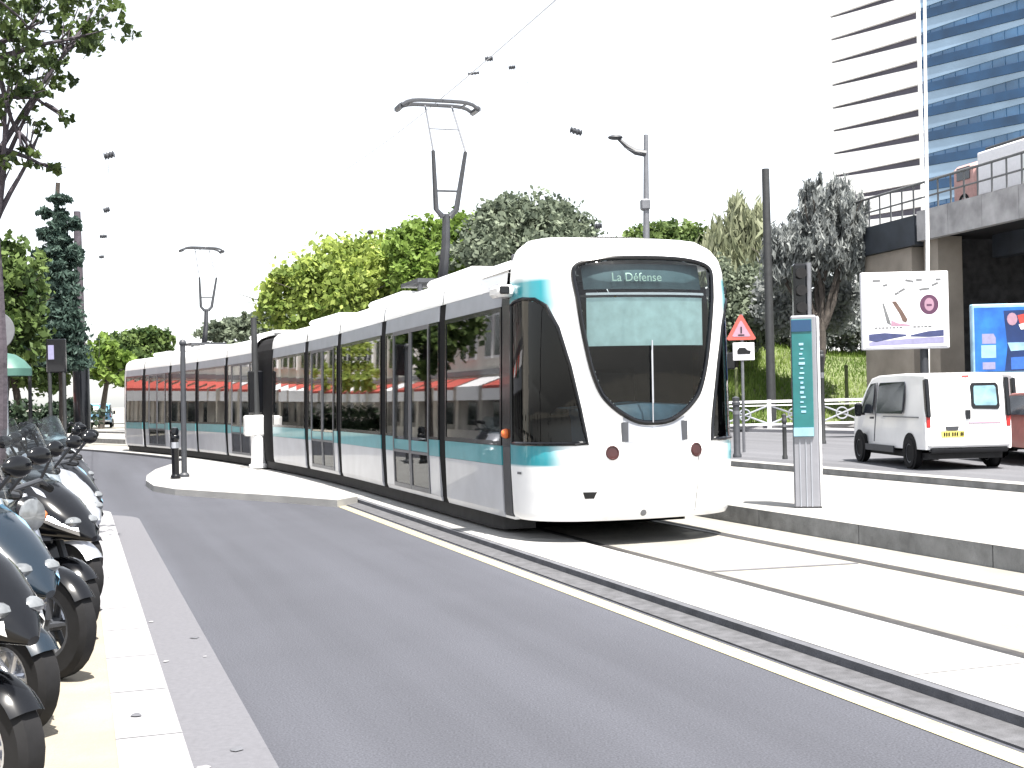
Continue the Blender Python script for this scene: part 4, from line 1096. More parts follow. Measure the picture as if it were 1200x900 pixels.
def van(label, loc, rz, group):
    th = thing('panel_van', label, 'van', loc, rz, group)      # local: front +y, left -x
    Lh = 2.39; m = MB()
    prof = [(-2.36, .42), (-2.38, .55), (-2.37, .95), (-2.32, 1.5), (-2.26, 1.86), (-2.18, 1.93), (-1.0, 1.97), (.6, 1.95), (1.0, 1.90), (1.30, 1.66), (1.62, 1.30), (1.75, 1.17), (2.2, 1.03), (2.36, .88), (2.40, .6), (2.36, .36)]
    def hwv(z, y): 
        t = max(0, (z-.95)/1.0); base = .95-.13*t**1.3
        f_ = max(0, (y-1.5)/.9); return base*(1-.16*f_*f_)
    rows = []
    N = 30
    ring_ = prof
    for a in np.linspace(-1, 1, 25):
        sgn = 1 if a >= 0 else -1; e = abs(a); row = []
        k_ = math.sin(e*PI/2)**.55 if e < 1 else 1
        for (y, z) in ring_:
            cy, cz = 0.0, 1.0
            sh_ = 1-.035*max(0, (e-.75)/.25)**2*1.6
            yy, zz = cy+(y-cy)*sh_, cz+(z-cz)*(sh_ if z > 1 else 1)
            row.append((sgn*k_*hwv(z, y), yy, zz))
        rows.append(row)
    m.grid(rows)
    for r_ in (rows[0], rows[-1]):
        o = len(m.v); m.add(r_, [tuple(range(len(r_)))])
    rowsb = [[r[0] for r in rows], [r[-1] for r in rows]]; m.grid(rowsb)
    body = m.build('body', M['white'], th, True)
    for sd in (-1, 1):
        for y in (-1.52, 1.58):
            arch = MB(); arch.lathe([(.0, 0), (.385, 0), (.385, .012), (0, .012)], (0, 0, 0), 26, 'x')
            arch.add([], []).build('wheel_arch', M['rubber'], th, True).location = (sd*.945-.006, y, .36) if y < 0 else (sd*.942-.006, y, .36)
            wh = wheel(th, (sd*.87, y, .325), .325, .21, 'wheel', 'grey'); wh.rotation_euler = (0, 0, R(90))
        def side(pts, nm, mt, off=.006):
            q = MB(); k = len(pts); 
            vs = [(sd*(hwv(z, y)*(1)+off), y, z) for y, z in pts]; vi = [(sd*(hwv(z, y)-.02), y, z) for y, z in pts]
            q.add(vs+vi, [tuple(range(k)), tuple(range(2*k-1, k-1, -1))]+[(i, (i+1) % k, k+(i+1) % k, k+i) for i in range(k)])
            return q.build(nm, mt, th)
        side([(.72, 1.12), (1.50, 1.12), (1.18, 1.62), (.98, 1.77), (.72, 1.79)], 'cab_window', M['van_glass'])
        side([(-1.05, 1.13), (.42, 1.12), (.46, 1.2), (.46, 1.72), (.40, 1.79), (-1.05, 1.80), (-1.10, 1.72), (-1.10, 1.2)], 'side_window', M['van_glass'])
        side([(-.6, .30), (1.15, .30), (1.15, .44), (-.6, .44)], 'side_sill', M['darkgrey'], .012)
        side([(-2.0, 1.05), (-.0, 1.05), (-.0, 1.075), (-2.0, 1.075)], 'door_rail', M['grey'], .008)
        side([(.6, .5), (.612, .5), (.612, 1.8), (.6, 1.8)], 'door_seam', M['grey'], .004)
        side([(.63, 1.0), (.78, 1.0), (.78, 1.045), (.63, 1.045)], 'door_handle', M['darkgrey'], .03)
        q = MB(); q.box((sd*1.05, 1.32, 1.2), (.18, .10, .30), 0, 0, .04); q.box((sd*.96, 1.34, 1.1), (.14, .05, .05)); q.build('mirror', M['black'], th, False)
        q = MB(); q.box((sd*.865, -2.31, 1.45), (.10, .13, .78), 0, 0, .02, Matrix.Rotation(-.115, 4, 'X')); tl_ = q.build('tail_light', M['black'], th)
        q = MB(); q.box((sd*.868, -2.372, 1.05), (.09, .03, .38), 0, 0, .01); q.build('tail_lens', M['redlens'], tl_)
    def rear(pts, nm, mt, off=.012, par=None):
        yz = lambda z: interp([(.42, -2.36), (.55, -2.38), (.95, -2.37), (1.5, -2.32), (1.86, -2.26), (1.93, -2.18)], z)
        q = MB(); k = len(pts); q.add([(x, yz(z)-off, z) for x, z in pts]+[(x, yz(z)+.03, z) for x, z in pts], [tuple(range(k)), tuple(range(2*k-1, k-1, -1))]+[(i, (i+1) % k, k+(i+1) % k, k+i) for i in range(k)])
        return q.build(nm, mt, par or th)
    dl = rear([(-.79, .62), (-.006, .62), (-.006, 1.84), (-.75, 1.84)], 'rear_door', M['white'], .010)
    dr = rear([(.006, .62), (.79, .62), (.75, 1.84), (.006, 1.84)], 'rear_door', M['white'], .010)
    rear([(.12, 1.22), (.66, 1.20), (.70, 1.26), (.69, 1.68), (.64, 1.74), (.12, 1.74), (.08, 1.68), (.08, 1.28)], 'window_surround', M['black'], .016, dr)
    rear([(.17, 1.29), (.62, 1.28), (.64, 1.32), (.63, 1.64), (.60, 1.68), (.17, 1.68), (.15, 1.64), (.14, 1.33)], 'window_glass', M['van_pale_glass'], .020, dr)
    rear([(-.66, 1.26), (-.12, 1.26), (-.08, 1.30), (-.08, 1.70), (-.62, 1.72), (-.66, 1.66)], 'blank_panel', M['white'], .016, dl)
    rear([(-.05, 1.02), (.04, 1.02), (.05, 1.2), (-.06, 1.2)], 'handle', M['black'], .035, dl)
    pl_ = rear([(-.60, .66), (-.10, .66), (-.10, .79), (-.60, .79)], 'number_plate', M['plate'], .022)
    q = MB()
    for i, x_ in enumerate((-.54, -.49, -.44, -.36, -.31, -.26, -.18, -.14)): q.box((x_, -2.407, .725), (.028, .004, .075))
    q.build('plate_characters', M['black'], pl_)
    rear([(-.48, .80), (-.24, .80), (-.22, .88), (-.5, .88)], 'plate_lamp', M['darkgrey'], .03)
    rear([(.0, .93), (.7, .93), (.7, .955), (.0, .955)], 'door_trim', M['ad_pink'], .014)
    q = MB(); q.box((0, -2.37, .53), (1.78, .14, .14), 0, 0, .04); q.build('bumper', M['white'], th)
    q = MB(); q.box((0, -2.36, .40), (1.70, .12, .10), 0, 0, .03); q.build('lower_bumper', M['black'], th)
    q = MB(); q.box((.0, -.1, .28), (1.6, 4.2, .12)); q.build('underbody', M['bogie'], th)
    rear([(-.08, 1.86), (.08, 1.86), (.08, 1.90), (-.08, 1.90)], 'brake_light', M['redlens'], .02)
    return th
vp = G(1134, 551, 0)
vn = van('white panel van seen from behind with one blanked rear window', (vp.x-.08, vp.y+2.3, 0), R(4), None); vn.scale = (.90, .93, .95)
v2 = copy_tree(vn); v2.location = (vp.x+2.75, vp.y+5.2, 0); v2.rotation_euler = (0, 0, R(3))
v2['label'] = 'second white van cut off by the right edge of the photo'
# red car at the right edge
def car(label, loc, rz, paint, name='parked_car'):
    th = thing(name, label, 'car', loc, rz)
    prof = [(-1.9, .35), (-1.95, .6), (-1.9, .9), (-1.7, 1.0), (-1.35, 1.38), (-.7, 1.46), (.2, 1.42), (.85, 1.02), (1.6, .88), (1.92, .7), (1.95, .38)]
    rows = []
    for a in np.linspace(-1, 1, 17):
        e = abs(a); sg = 1 if a >= 0 else -1; k_ = math.sin(e*PI/2)**.5
        rows.append([(sg*k_*(.84-.2*max(0, z-.9)/.5*1), y*(1-.02*max(0, e-.8)*5), z*(1-.02*max(0, e-.8)*5)) for y, z in prof])
    m = MB(); m.grid(rows); m.add(rows[0], [tuple(range(len(prof)))]); m.add(rows[-1], [tuple(range(len(prof)))]); m.grid([[r[0] for r in rows], [r[-1] for r in rows]])
    m.build('body', paint, th, True)
    q = MB(); q.add([(-.58, -1.70, 1.02), (.58, -1.70, 1.02), (.5, -1.37, 1.36), (-.5, -1.37, 1.36)], [(0, 1, 2, 3)]); q.v = [(x, y-.03, z+.02) for x, y, z in q.v]; q.build('rear_window', M['van_glass'], th)
    for sd in (-1, 1):
        q = MB(); q.add([(sd*.80, -1.2, 1.0), (sd*.80, .7, 1.0), (sd*.66, .15, 1.37), (sd*.66, -1.1, 1.39)], [(0, 1, 2, 3)]); q.v = [(x+sd*.03, y, z) for x, y, z in q.v]; q.build('side_window', M['van_glass'], th)
        q = MB(); q.box((sd*.68, -1.93, .82), (.25, .06, .16), 0, 0, .03); q.build('tail_light', M['redlens'], th)
        for y in (-1.25, 1.25): wheel(th, (sd*.75, y, .3), .3, .19, 'wheel', 'grey').rotation_euler = (0, 0, R(90))
    q = MB(); q.box((0, -1.96, .5), (1.5, .12, .2), 0, 0, .04); q.build('bumper', M['darkgrey'], th)
    q = MB(); q.box((0, -2.025, .66), (.5, .01, .11)); q.build('number_plate', M['ad_white'], th)
    return th
car('small red car mostly beyond the right edge beside the van', (vp.x+2.22, vp.y+1.7, 0), R(3), M['pale_red_car'])
bp_ = at(118, 100, 0)
v3 = copy_tree(vn); v3.location = (bp_.x, bp_.y, 0); v3.rotation_euler = (0, 0, R(15)); v3['label'] = 'blue van parked far beyond the rear of the tram'
for ch in v3.children:
    if ch.name.startswith(('body', 'rear_door')):
        ch.data = ch.data.copy(); ch.data.materials[0] = M['sky_blue']
# scooters --------------------------------------------------------
def scooter(paint, label, loc, rz, screen=True, accent='silver', big=True, rim='silver'):
    th = thing('scooter', label, 'scooter', loc, rz, 'scooters parked in a row on the left pavement')   # front +x
    pm_ = M[paint]; wr_ = .255
    fw = wheel(th, (.74, 0, wr_), wr_, .125, 'front_wheel', rim, 6); rw = wheel(th, (-.70, 0, wr_), wr_, .14, 'rear_wheel', rim, 6)
    fk = MB()
    for sy in (-1, 1): fk.tube([(.74, sy*.10, .26), (.62, sy*.10, .60), (.54, sy*.09, .82)], .026, 8)
    fk.build('fork', M['darkgrey'], th, True)
    mg = MB(); rows = []
    for i in range(13):
        a = R(32+i*9.5); rows.append([(.74+(.285-.035*(abs(y_)/.08)**2)*cos(a), y_*(1-.35*max(0, i-9)/3), .255+(.285-.035*(abs(y_)/.08)**2)*sin(a)) for y_ in (-.08, -.06, -.03, .03, .06, .08)])
    mg.grid(rows); mg.build('front_mudguard', pm_, th, True)
    nf = MB(); nf.loft([((.99, 0, .655), .025, .02, -.5), ((.93, 0, .69), .09, .055, -.5), ((.84, 0, .735), .155, .10, -.45), ((.72, 0, .785), .20, .15, -.35), ((.58, 0, .83), .225, .20, -.2), ((.45, 0, .84), .225, .23, 0), ((.34, 0, .79), .20, .21, .1)], 22, 2.3)
    nf.build('front_fairing', pm_, th, True)
    for sy in (-1, 1):
        q = MB(); q.tube([(.90, sy*.06, .755), (.80, sy*.10, .845), (.66, sy*.125, .945), (.52, sy*.13, 1.03)], [.008, .022, .026, .012], 8); q.build('fairing_stripe_highlight', M[accent], th, True)  # accent stripe; the pale blue ones stand in for highlights on dark bodies
        q = MB(); q.tube([(.36, sy*.225, .42), (.10, sy*.225, .40), (-.2, sy*.215, .46), (-.5, sy*.22, .56), (-.78, sy*.2, .68)], [.02, .035, .04, .035, .015], 8); q.build('side_panel', M['darkgrey'], th, True)
    dk = MB(); dk.loft([((.56, 0, 1.0), .11, .05, .3), ((.47, 0, 1.03), .16, .06, .3), ((.38, 0, 1.02), .13, .05, .3)], 16, 2.6); dk.build('dash_cowl', M['black'], th, True)
    for sy in (-1, 1):
        q = MB(); q.tube([(.80, sy*.168, .66), (.66, sy*.222, .66), (.50, sy*.240, .66), (.38, sy*.225, .62)], [.02, .045, .06, .03], 8); q.build('side_vent', M['black'], th, True)
        q = MB(); q.tube([(-.15, sy*.17, .60), (-.45, sy*.215, .66), (-.80, sy*.20, .77), (-1.0, sy*.11, .83)], [.015, .028, .028, .01], 8); q.build('rear_trim_highlight', M[accent], th, True)
    ls = MB(); ls.loft([((.52, 0, .62), .20, .16, .3), ((.38, 0, .52), .22, .20, .2), ((.15, 0, .38), .21, .10, 0), ((-.15, 0, .38), .21, .10, 0), ((-.30, 0, .45), .20, .14, 0)], 18, 3.0); ls.build('leg_shield', M['black'], th, True)
    rb = MB(); rb.loft([((-.12, 0, .52), .16, .14, 0), ((-.30, 0, .58), .20, .17, 0), ((-.60, 0, .66), .21, .15, -.1), ((-.88, 0, .76), .17, .10, -.2), ((-1.06, 0, .82), .08, .05, -.25)], 20, 2.5); rb.build('rear_body', pm_, th, True)
    se = MB(); se.loft([((-.04, 0, .72), .12, .05, .25), ((-.2, 0, .77), .16, .07, 0), ((-.45, 0, .79), .17, .07, -.05), ((-.6, 0, .87), .17, .07, -.1), ((-.92, 0, .90), .14, .05, -.1), ((-1.02, 0, .90), .08, .03, 0)], 18, 2.8); se.build('seat', M['rubber'], th, True)
    hb = MB(); hb.tube([(.36, -.36, 1.06), (.42, -.24, 1.08), (.46, 0, 1.06), (.42, .24, 1.08), (.36, .36, 1.06)], .018, 8)
    h_ = hb.build('handlebar', M['darkgrey'], th, True)
    for sy in (-1, 1):
        MB().tube([(.385, sy*.26, 1.075), (.345, sy*.38, 1.06)], .026, 8).build('grip', M['rubber'], h_, True)
        q = MB(); q.tube([(.46, sy*.22, 1.08), (.50, sy*.34, 1.22)], .01, 6); q.ball((.49, sy*.39, 1.255), .075, 14, 0, (.35, 1.0, .62)); q.build('mirror', M['black'], th, True)
        q = MB(); q.ball((.885, sy*.075, .765), .06, 12, 0, (.9, 1.0, .6)); q.build('headlight', M['lens_clear'], th, True)
        q = MB(); rows = []
        for (x_, z_, y_) in ((.95, .71, .075), (.84, .765, .155), (.70, .835, .212), (.54, .90, .235), (.42, .95, .225)): rows.append([(x_, sy*(y_+.006), z_-.03), (x_, sy*(y_+.016), z_), (x_-.02, sy*(y_+.004), z_+.03)])
        q.grid(rows); q.build('fairing_trim_highlight', M[accent], th, True)  # accent edge; pale blue here is a painted highlight
    if screen:
        q = MB(); rows = []
        for i in range(9):
            y_ = -.20+.05*i; k_ = (y_/.2)**2; rows.append([(.66-.10*k_, y_, .98), (.58-.10*k_, y_*.95, 1.18), (.47-.08*k_, y_*.8, 1.40-.05*k_)])
        q.grid(rows); q.build('windshield', M['screen'], th, True)
    MB().tube([(-.45, -.2, .32), (-.75, -.22, .34), (-1.0, -.22, .42)], [.035, .055, .06], 10).build('exhaust', M['grey'], th, True)
    MB().box((-1.07, 0, .84), (.05, .16, .06), 0, 0, .02).build('tail_light', M['redlens'], th)
    MB().tube([(-.05, .1, .30), (-.0, .28, .03)], .016, 6).build('side_stand', M['grey'], th, True)
    MB().box((-.45, 0, .36), (.55, .22, .22), 0, 0, .05).build('engine', M['darkgrey'], th)
    return th
def motorcycle(paint, label, loc, rz, accent='silver'):
    th = thing('motorcycle', label, 'motorcycle', loc, rz, 'scooters parked in a row on the left pavement'); wr_ = .30
    wheel(th, (.74, 0, wr_), wr_, .12, 'front_wheel', 'darkgrey', 5); wheel(th, (-.68, 0, wr_), wr_, .16, 'rear_wheel', 'darkgrey', 5)
    q = MB()
    for sy in (-1, 1): q.tube([(.74, sy*.09, .30), (.60, sy*.09, .62), (.44, sy*.09, 1.0)], [.032, .03, .026], 8)
    q.tube([(.52, -.1, .80), (.52, .1, .80)], .03, 8); q.build('fork', M['silver'], th, True)
    q = MB(); rows = []
    for i in range(13):
        a = R(30+i*9.5); rows.append([(.74+(.33-.035*(abs(y_)/.075)**2)*cos(a), y_, .30+(.33-.035*(abs(y_)/.075)**2)*sin(a)) for y_ in (-.075, -.055, -.03, .03, .055, .075)])
    q.grid(rows); q.build('front_mudguard', M['black'], th, True)
    q = MB(); q.lathe([(.03, -.12), (.075, -.08), (.10, 0), (.105, .03), (.09, .05)], (.56, 0, .90), 18, 'x'); hl_ = q.build('headlight', M['black'], th, True)
    q = MB(); q.lathe([(.09, .05), (.085, .065), (.05, .075), (0, .078)], (.56, 0, .90), 18, 'x'); q.build('lens', M['lens_clear'], hl_, True)
    q = MB(); q.loft([((.36, 0, .84), .08, .07, .2), ((.28, 0, .88), .14, .12, .1), ((.10, 0, .90), .17, .14, 0), ((-.08, 0, .86), .13, .10, -.1), ((-.18, 0, .80), .08, .05, -.1)], 20, 2.3); q.build('fuel_tank', M[paint], th, True)
    q = MB(); q.loft([((-.10, 0, .80), .08, .03, .1), ((-.25, 0, .80), .13, .05, 0), ((-.55, 0, .84), .14, .05, 0), ((-.85, 0, .90), .09, .04, 0), ((-.95, 0, .91), .05, .02, 0)], 18, 2.6); q.build('seat', M['rubber'], th, True)
    q = MB(); q.loft([((-.45, 0, .74), .10, .05, 0), ((-.75, 0, .80), .10, .06, 0), ((-1.0, 0, .86), .05, .03, 0)], 16, 2.4); q.build('tail', M[paint], th, True)
    q = MB(); q.box((.08, 0, .46), (.46, .34, .36), 0, 0, .06); q.box((.16, 0, .68), (.2, .24, .16), 0, 0, .03); q.build('engine', M['darkgrey'], th)
    q = MB()
    for sy in (-1, 1): q.tube([(.44, sy*.04, .86), (.0, sy*.16, .74), (-.3, sy*.16, .50), (-.68, sy*.13, .32)], .028, 8)
    q.build('frame', M['black'], th, True)
    q = MB(); q.tube([(.30, -.14, .5), (.36, -.16, .32), (-.1, -.18, .26), (-.5, -.2, .32), (-.9, -.22, .44)], [.025, .025, .03, .05, .05], 10); q.build('exhaust', M['silver'], th, True)
    q = MB(); q.tube([(.32, -.40, 1.02), (.40, -.26, 1.07), (.44, 0, 1.03), (.40, .26, 1.07), (.32, .40, 1.02)], .016, 8); h_ = q.build('handlebar', M['darkgrey'], th, True)
    for sy in (-1, 1):
        MB().tube([(.36, sy*.30, 1.05), (.31, sy*.42, 1.01)], .024, 8).build('grip', M['rubber'], h_, True)
        q = MB(); q.tube([(.40, sy*.26, 1.07), (.44, sy*.32, 1.22)], .009, 6); q.ball((.44, sy*.34, 1.25), .065, 14, 0, (.35, 1, .75)); q.build('mirror', M['black'], th, True)
        q = MB(); q.ball((.50, sy*.17, .88), .035, 10); q.build('indicator', M['orange'], th, True)
    MB().tube([(-.05, .1, .28), (.0, .26, .03)], .016, 6).build('side_stand', M['grey'], th, True)
    return th
SC = [  # s along, offset of front wheel, paint, screen, accent, label
 (-7.95, -.34, 'black', False, 'white', 'nearest black scooter with silver-spoked front wheel, cut by the left edge'),
 (-6.75, -.30, 'steel_blue', True, 'sky_blue', 'dark blue scooter with pale blue painted highlights, next to the nearest black one'),
 (-5.55, -.16, 'M', True, 'silver', 'black motorcycle with round headlight beside the dark blue scooter'),
 (-4.35, -.10, 'black', True, 'silver', 'black scooter with silver trim and windshield beyond the black motorcycle'),
 (-3.15, -.04, 'silver', False, 'black', 'silver scooter without windshield in the middle of the row'),
 (-1.95, -.02, 'black', False, 'sky_blue', 'black scooter with painted blue highlights and no windshield, before the near tree trunk'),
 (.45, -.05, 'N', True, 'black', 'silver-tanked motorcycle with round headlight just past the near tree trunk'),
 (1.6, -.05, 'darkgrey', True, 'silver', 'dark grey scooter with silver trim in the far half of the row'),
 (2.8, -.08, 'black', True, 'white', 'black scooter with white trim last but one in the row'),
 (4.0, -.1, 'white', True, 'black', 'last white scooter at the rounded end of the pavement'),
]
for s, o, pa, scn, acc, lab in SC:
    hd_ = R(-27)+random.uniform(-.07, .07)
    p = A(s, o, KZ); loc = p-Vector((.74*cos(hd_), .74*sin(hd_), 0)); (motorcycle({'M': 'black', 'N': 'silver'}[pa], lab, (loc.x, loc.y, KZ-.004), hd_) if pa in 'MN' else scooter(pa, lab, (loc.x, loc.y, KZ-.004), hd_, scn, acc))
for i, (px, d, pa, lab) in enumerate([(74, 27, 'silver', 'distant silver scooter parked nearest the grey mast'), (50, 29, 'black', 'distant black scooter parked among the far group at left'), (22, 30, 'white', 'distant white scooter parked by the left edge under the trees')]):
    b = at(px, d, 0); scooter(pa, lab, (b.x-.5, b.y, 0), R(-30), True, 'silver')

# ------------------------------------------------------------------ left background
b = at(-2, 17, 0); b.z = KZ; th = thing('round_sign', 'round grey road sign seen from behind at the left edge', 'road sign', b)
MB().tube([b, P(-2, 362, 17)], .035, 8).build('post', M['grey'], th, True, b)
c_ = P(-3, 388, 17); q = MB(); q.lathe([(0, -.01), (.25, -.01), (.255, 0), (.25, .012), (0, .012)], (c_.x, c_.y-.06, c_.z), 28, 'y'); q.build('disc', M['grey'], th, True, b)
b = at(35, 40, 0); th = thing('globe_lamp', 'street lamp with a white round globe in front of the green tree', 'street lamp', b)
MB().tube([b, P(34, 393, 40)], [.07, .05], 8).build('pole', M['pole'], th, True, b)
MB().ball(P(34, 384, 40), .24, 18).build('globe', M['globe'], th, True, b)
b = at(65, 36, 0); th = thing('notice_board', 'dark notice board on two legs beneath the conifer', 'notice board', b)
c_ = P(66, 417, 36)
MB().box(c_-b, (.55, .12, .95), 0, 0, .03).build('panel', M['black'], th)
for sx in (-.2, .2): MB().tube([(sx+c_.x-b.x, 0, 0), (sx+c_.x-b.x, 0, c_.z-.4)], .055, 8).build('leg', M['pole'], th, True)
MB().box((c_.x-b.x-.12, -.075, c_.z+.1), (.16, .02, .4)).build('notice', M['ad_lilac'], th)
b = at(8, 21, 0); th = thing('parasol', 'teal green parasol at the left edge behind the scooters', 'parasol', b)
MB().tube([(0, 0, 0), (0, 0, 2.55)], .025, 8).build('pole', M['silver'], th, True)
q = MB(); rows = []
for r_, z_ in ((.02, 2.52), (.16, 2.49), (.30, 2.40), (.42, 2.26), (.42, 2.14)):
    rows.append([(r_*cos(2*PI*i/32)*(1-.05*abs(sin(4*2*PI*i/32))), r_*sin(2*PI*i/32)*(1-.05*abs(sin(4*2*PI*i/32))), z_) for i in range(32)])
q.grid(rows, close=True); q.build('canopy', M['green_bin'], th, True)
MB().lathe([(.3, 0), (.3, .08), (.08, .14)], (0, 0, 0), 16).build('foot', M['granite'], th, True)
for i_, (s_, nm) in enumerate([(62, 'street tree before the third apartment building'), (72, 'street tree far along the left side of the street')]):
    q_ = c0+T0*s_+N0*(-6.3-CO); q_ = Vector((q_.x, q_.y, 0)); r_ = 1.5+.3*(i_ % 2)
    tree('street_tree', 'slim green '+nm, q_, [(tuple(q_+Vector((0, 0, 4.6))), (r_, r_, 1.5), 1), (tuple(q_+Vector((.5, .4, 5.9))), (r_*.8, r_*.8, 1.3), .8), (tuple(q_+Vector((-.6, -.2, 3.7))), (r_*.7, r_*.7, .9), .6)], 2600, .2, 'lime', 'street trees before the apartment buildings', .12)
# row of buildings along the left side of the street (shops with red awnings)
def S_(s_, o, z=0): q = c0+T0*s_+N0*(o-CO); return Vector((q.x, q.y, z))
FO = -9.0
tints = [(.76, .72, .64), (.70, .67, .62), (.80, .77, .71), (.72, .67, .59)]
for k, (sa, sb, hh, lab) in enumerate([(14, 32, 10.5, 'cream apartment building with red shop awnings, first along the left side of the street'), (32.2, 52, 9.0, 'greyish stone apartment building with red shop awnings, second along the left side of the street'),
    (52.2, 74, 11, 'pale apartment building with red shop awnings, third along the left side of the street'), (74.2, 96, 9.5, 'sandy apartment building with red shop awnings, farthest along the left side of the street')]):
    bq = S_(sa, FO); th = thing('apartment_building', lab, 'building', bq, 0, 'apartment buildings along the left side of the street')
    wm = mat('render_%d' % k, tints[k], .85, var=.12, scale=1.2)
    def bb(m, s0, s1, o0, o1, z0, z1): m.prism([(p.x, p.y) for p in (S_(s0, o0), S_(s1, o0), S_(s1, o1), S_(s0, o1))], z0, z1); return m
    bb(MB(), sa, sb, FO-9, FO, 0, hh).build('wall', wm, th, False, bq)
    bb(MB(), sa-.05, sb+.05, FO-9.2, FO+.35, hh, hh+.3).build('cornice', M['granite'], th, False, bq)
    bb(MB(), sa+.3, sb-.3, FO-8.6, FO-.5, hh+.3, hh+1.6).build('roof', M['girder'], th, False, bq)
    bb(MB(), sa-.02, sb+.02, FO, FO+.12, 3.35, 3.6).build('string_course', M['granite'], th, False, bq)
    nb_ = int((sb-sa)//3.6); step = (sb-sa)/nb_
    for i in range(nb_):
        s0 = sa+i*step+.35; s1 = s0+step-.7
        bb(MB(), s0, s1, FO+.003, FO+.05, .75, 2.2).build('shop_window', M['shop_front'], th, False, bq)
        bb(MB(), s0+.15, s0+.45*(s1-s0), FO+.05, FO+.09, 1.0, 2.1).build('shop_pane', M['shop_glass'], th, False, bq)
        a0, a1 = S_(s0-.1, FO+.06, 3.25), S_(s1+.1, FO+.06, 3.25); e0, e1 = S_(s0-.1, FO+1.3, 2.75), S_(s1+.1, FO+1.3, 2.75); dz = Vector((0, 0, -.12)); dz2 = Vector((0, 0, -.62))
        aw = MB().add([a0, a1, e1, e0, e1+dz, e0+dz], [(0, 1, 2, 3), (3, 2, 4, 5)]).build('awning', M['awning' if (i+k) % 3 else 'ad_white'], th, False, bq)
        MB().add([e0+dz*1.05, e1+dz*1.05, e1+dz2, e0+dz2], [(0, 1, 2, 3)]).build('valance', M['ad_white'], aw, False, bq)
        for zf in np.arange(4.2, hh-1.5, 3.0):
            for u in (.18, .62):
                w0 = s0+u*(s1-s0); 
                wf_ = bb(MB(), w0-.08, w0+1.0, FO+.003, FO+.09, zf-.1, zf+1.9).build('window', M['ad_white'], th, False, bq)
                bb(MB(), w0, w0+.92, FO+.09, FO+.11, zf, zf+1.8).build('pane', M['shop_glass'], wf_, False, bq)
# ------------------------------------------------------------------ bridge at the right
def bl_(Y): return 16.7-.256*(Y-41.7)
dirb = Vector((-.248, .969, 0)); nb = Vector((.969, .248, 0)); p0 = Vector((16.7, 41.7, 0))
def B(a, o, z): q = p0+dirb*a+nb*o; return Vector((q.x, q.y, z))
ABUT = 6.4
brg = thing('road_bridge', 'concrete road bridge with dark underside at the right', 'bridge', B(0, 0, 0)); BO = Vector(brg.location)
def bprism(m, a0, a1, o0, o1, z0, z1): m.prism([(q.x, q.y) for q in (B(a0, o0, 0), B(a0, o1, 0), B(a1, o1, 0), B(a1, o0, 0))], z0, z1)
m = MB(); bprism(m, -22, ABUT, .25, 12, 7.15, 8.0); m.build('deck', M['shade_dark'], brg, False, BO)
m = MB()
for i in range(-22, 6, 2): bprism(m, i+.01, i+1.99, -.05, .24, 7.0, 8.1)
m.build('parapet', M['concrete'], brg, False, BO)
m = MB(); bprism(m, ABUT-.2, 14, -.02, 1, 6.9, 8.0); m.build('girder', M['girder'], brg, False, BO)
for o in (2.5, 5.2, 7.9, 10.6):
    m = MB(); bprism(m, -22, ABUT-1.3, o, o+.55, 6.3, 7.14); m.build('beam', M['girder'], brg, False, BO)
m = MB(); bprism(m, ABUT-1.2, ABUT-.3, .3, 1.3, 0, 7.1); m.build('pier', M['concrete_cream'], brg, False, BO)
m = MB(); bprism(m, ABUT+.3, 10.2, .15, .95, 0, 6.88); m.build('abutment_wall', M['concrete_cream'], brg, False, BO)
m = MB(); bprism(m, ABUT+.3, ABUT+1.2, 1.02, 13, 0, 8.2); m.build('end_wall', M['rough_wall'], brg, False, BO)
m = MB(); bprism(m, -22, ABUT, 12.02, 12.8, 0, 8.0); m.build('shade_wall', M['shade_dark'], brg, False, BO)  # wall added to shut out light so the space below the deck goes dark
m = MB(); bprism(m, -1.5, -.7, 4.2, 5.0, 0, 6.28); m.build('column', M['girder'], brg, False, BO)
m = MB(); bprism(m, -20, ABUT-1.4, 11.2, 12.05, 4.6, 4.9); m.build('ledge', M['concrete'], brg, False, BO)
rl_ = MB()
for i in np.arange(-20, 15, .8):
    rl_.tube([B(i, .1, 8.0), B(i, .1, 9.15)], .035, 6)
rl_.tube([B(i, .1, 9.15) for i in (-20, 15)], .05, 6); rl_.tube([B(i, .1, 8.6) for i in (-20, 15)], .035, 6)
rl_.build('railing', M['ad_grey'], brg, True, BO)
# pinkish-red truck on the bridge
bt = B(3.4, 2.2, 8.0)
tk = thing('lorry', 'small pale red and white lorry crossing the bridge in front of the tower', 'lorry', bt, math.atan2(dirb.y, dirb.x))
tk.scale = (.80, .85, .78)
M['pale_red'] = mat('faded_red_paint', (.46, .27, .25), .5, var=.12)
def rbox(c, d, nm, mt, bev=.05, par=None): return MB().box(c, d, 0, 0, bev).build(nm, mt, par or tk)
rbox((2.0, 0, 1.25), (1.9, 2.1, 1.9), 'cab', M['pale_red'], .2); rbox((2.96, 0, 1.75), (.06, 1.8, .7), 'windscreen', M['van_glass'], .02)
rbox((2.0, 1.07, 1.75), (1.0, .04, .6), 'side_window', M['van_glass'], .01)
rbox((-1.6, 0, 1.5), (5.0, 2.2, 2.0), 'load_body', M['ad_white'], .06); rbox((-1.6, 0, 2.56), (4.4, 1.8, .28), 'roof_load', M['black'], .05)
for x_ in (2.0, -.6, -2.9):
    for y_ in (-.95, .95): wheel(tk, (x_, y_, .42), .42, .26, 'wheel', 'grey')

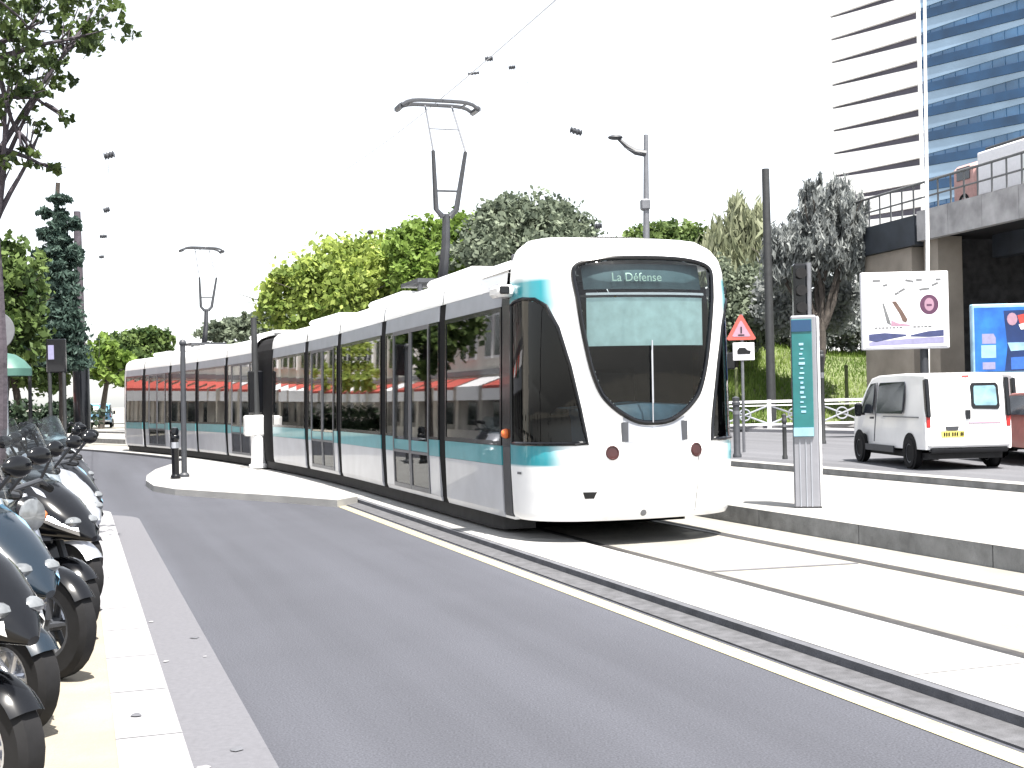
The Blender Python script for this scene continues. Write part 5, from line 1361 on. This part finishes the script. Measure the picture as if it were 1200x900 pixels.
# ------------------------------------------------------------------ office tower
TD = 185.0
def tp3(px, d, z): X, Z = ray(px, 240); return Vector((X*d, d, z))
pL = tp3(979, 197, 0); pC = tp3(1085, 183, 0); pR = tp3(1265, 166, 0); inn = tp3(1290, 240, 0)
tower = thing('office_tower', 'tall striped office tower with blue glass side at upper right', 'tower', pC); OT = Vector(pC)
nf_ = 22; fh = 28.0*187/F; z_top_ref = P(1085, 13, 183).z
zs0 = [z_top_ref-fh*(i-4) for i in range(24)]
zmin = 0; ztop = zs0[0]
def lerp2(a, b, t): return a+(b-a)*t
Nl = (pC-pL).normalized().cross(Vector((0, 0, 1))); Nr = (pR-pC).normalized().cross(Vector((0, 0, 1)))
if Nl.y > 0: Nl = -Nl
if Nr.y > 0: Nr = -Nr
core = MB(); core.prism([(q.x, q.y) for q in (pL, pC, pR, inn)], 0, ztop+fh); 
# core faces: left slot dark, right blue glass
core.m = [0]*len(core.m)
for i, f in enumerate(core.f):
    if i == 2: core.m[i] = 0
    if i == 3: core.m[i] = 1
core.build('glass_walls', [M['tdark'], M['tblue']], tower, False, OT)
sp = MB(); bd = MB(); wd2 = MB()
for z in zs0:
    if z-fh < 2: continue
    # white spandrel on the left face: dark slot grows from the left edge to the corner
    rows = []
    for t in np.linspace(-.002, 1.0, 9):
        p = lerp2(pL, pC, t); gap = (.07+.23*max(0, t)**.8)*fh; out = Nl*.55
        rows.append([p+Vector((0, 0, z-fh+.02)), p+out+Vector((0, 0, z-fh+.02)), p+out+Vector((0, 0, z-gap)), p+Vector((0, 0, z-gap))])
    sp.grid(rows, close=True); sp.f += [tuple(len(sp.v)-36+i for i in range(4)), tuple(len(sp.v)-4+i for i in range(4))]; sp.m += [0, 0]
    # dark blue band on the right face
    rows = []
    for t in np.linspace(.0, 1.0, 9):
        p = lerp2(pC, pR, t); out = Nr*.30
        rows.append([p+Vector((0, 0, z-.36*fh)), p+out+Vector((0, 0, z-.36*fh)), p+out+Vector((0, 0, z)), p+Vector((0, 0, z))])
    bd.grid(rows, close=True)
    # pale wedge under each dark band paints the sky's reflection on the glass
    rows = []
    for t in np.linspace(.0, 1.0, 9):
        p = lerp2(pC, pR, t); out = Nr*.18; k_ = .40*(1-t)**1.2+.12
        rows.append([p+Vector((0, 0, z-(.37+k_)*fh)), p+out+Vector((0, 0, z-(.37+k_)*fh)), p+out+Vector((0, 0, z-.37*fh)), p+Vector((0, 0, z-.37*fh))])
    wd2.grid(rows, close=True)
sp.build('white_bands', M['twhite'], tower, False, OT); bd.build('blue_bands', M['tblue_dark'], tower, False, OT); wd2.build('sky_reflection_bands', M['tpale'], tower, False, OT)
cr_ = MB(); cr_.tube([pC+(Nl+Nr).normalized()*.7, pC+(Nl+Nr).normalized()*.7+Vector((0, 0, ztop+fh))], .3, 8); cr_.build('corner_column', M['twhite'], tower, True, OT)
mu_ = MB()
for t in np.linspace(.06, .98, 12):
    p = lerp2(pC, pR, t)+Nr*.08; mu_.tube([p, p+Vector((0, 0, ztop))], .05, 4)
mu_.build('mullions', M['tblue'], tower, False, OT)
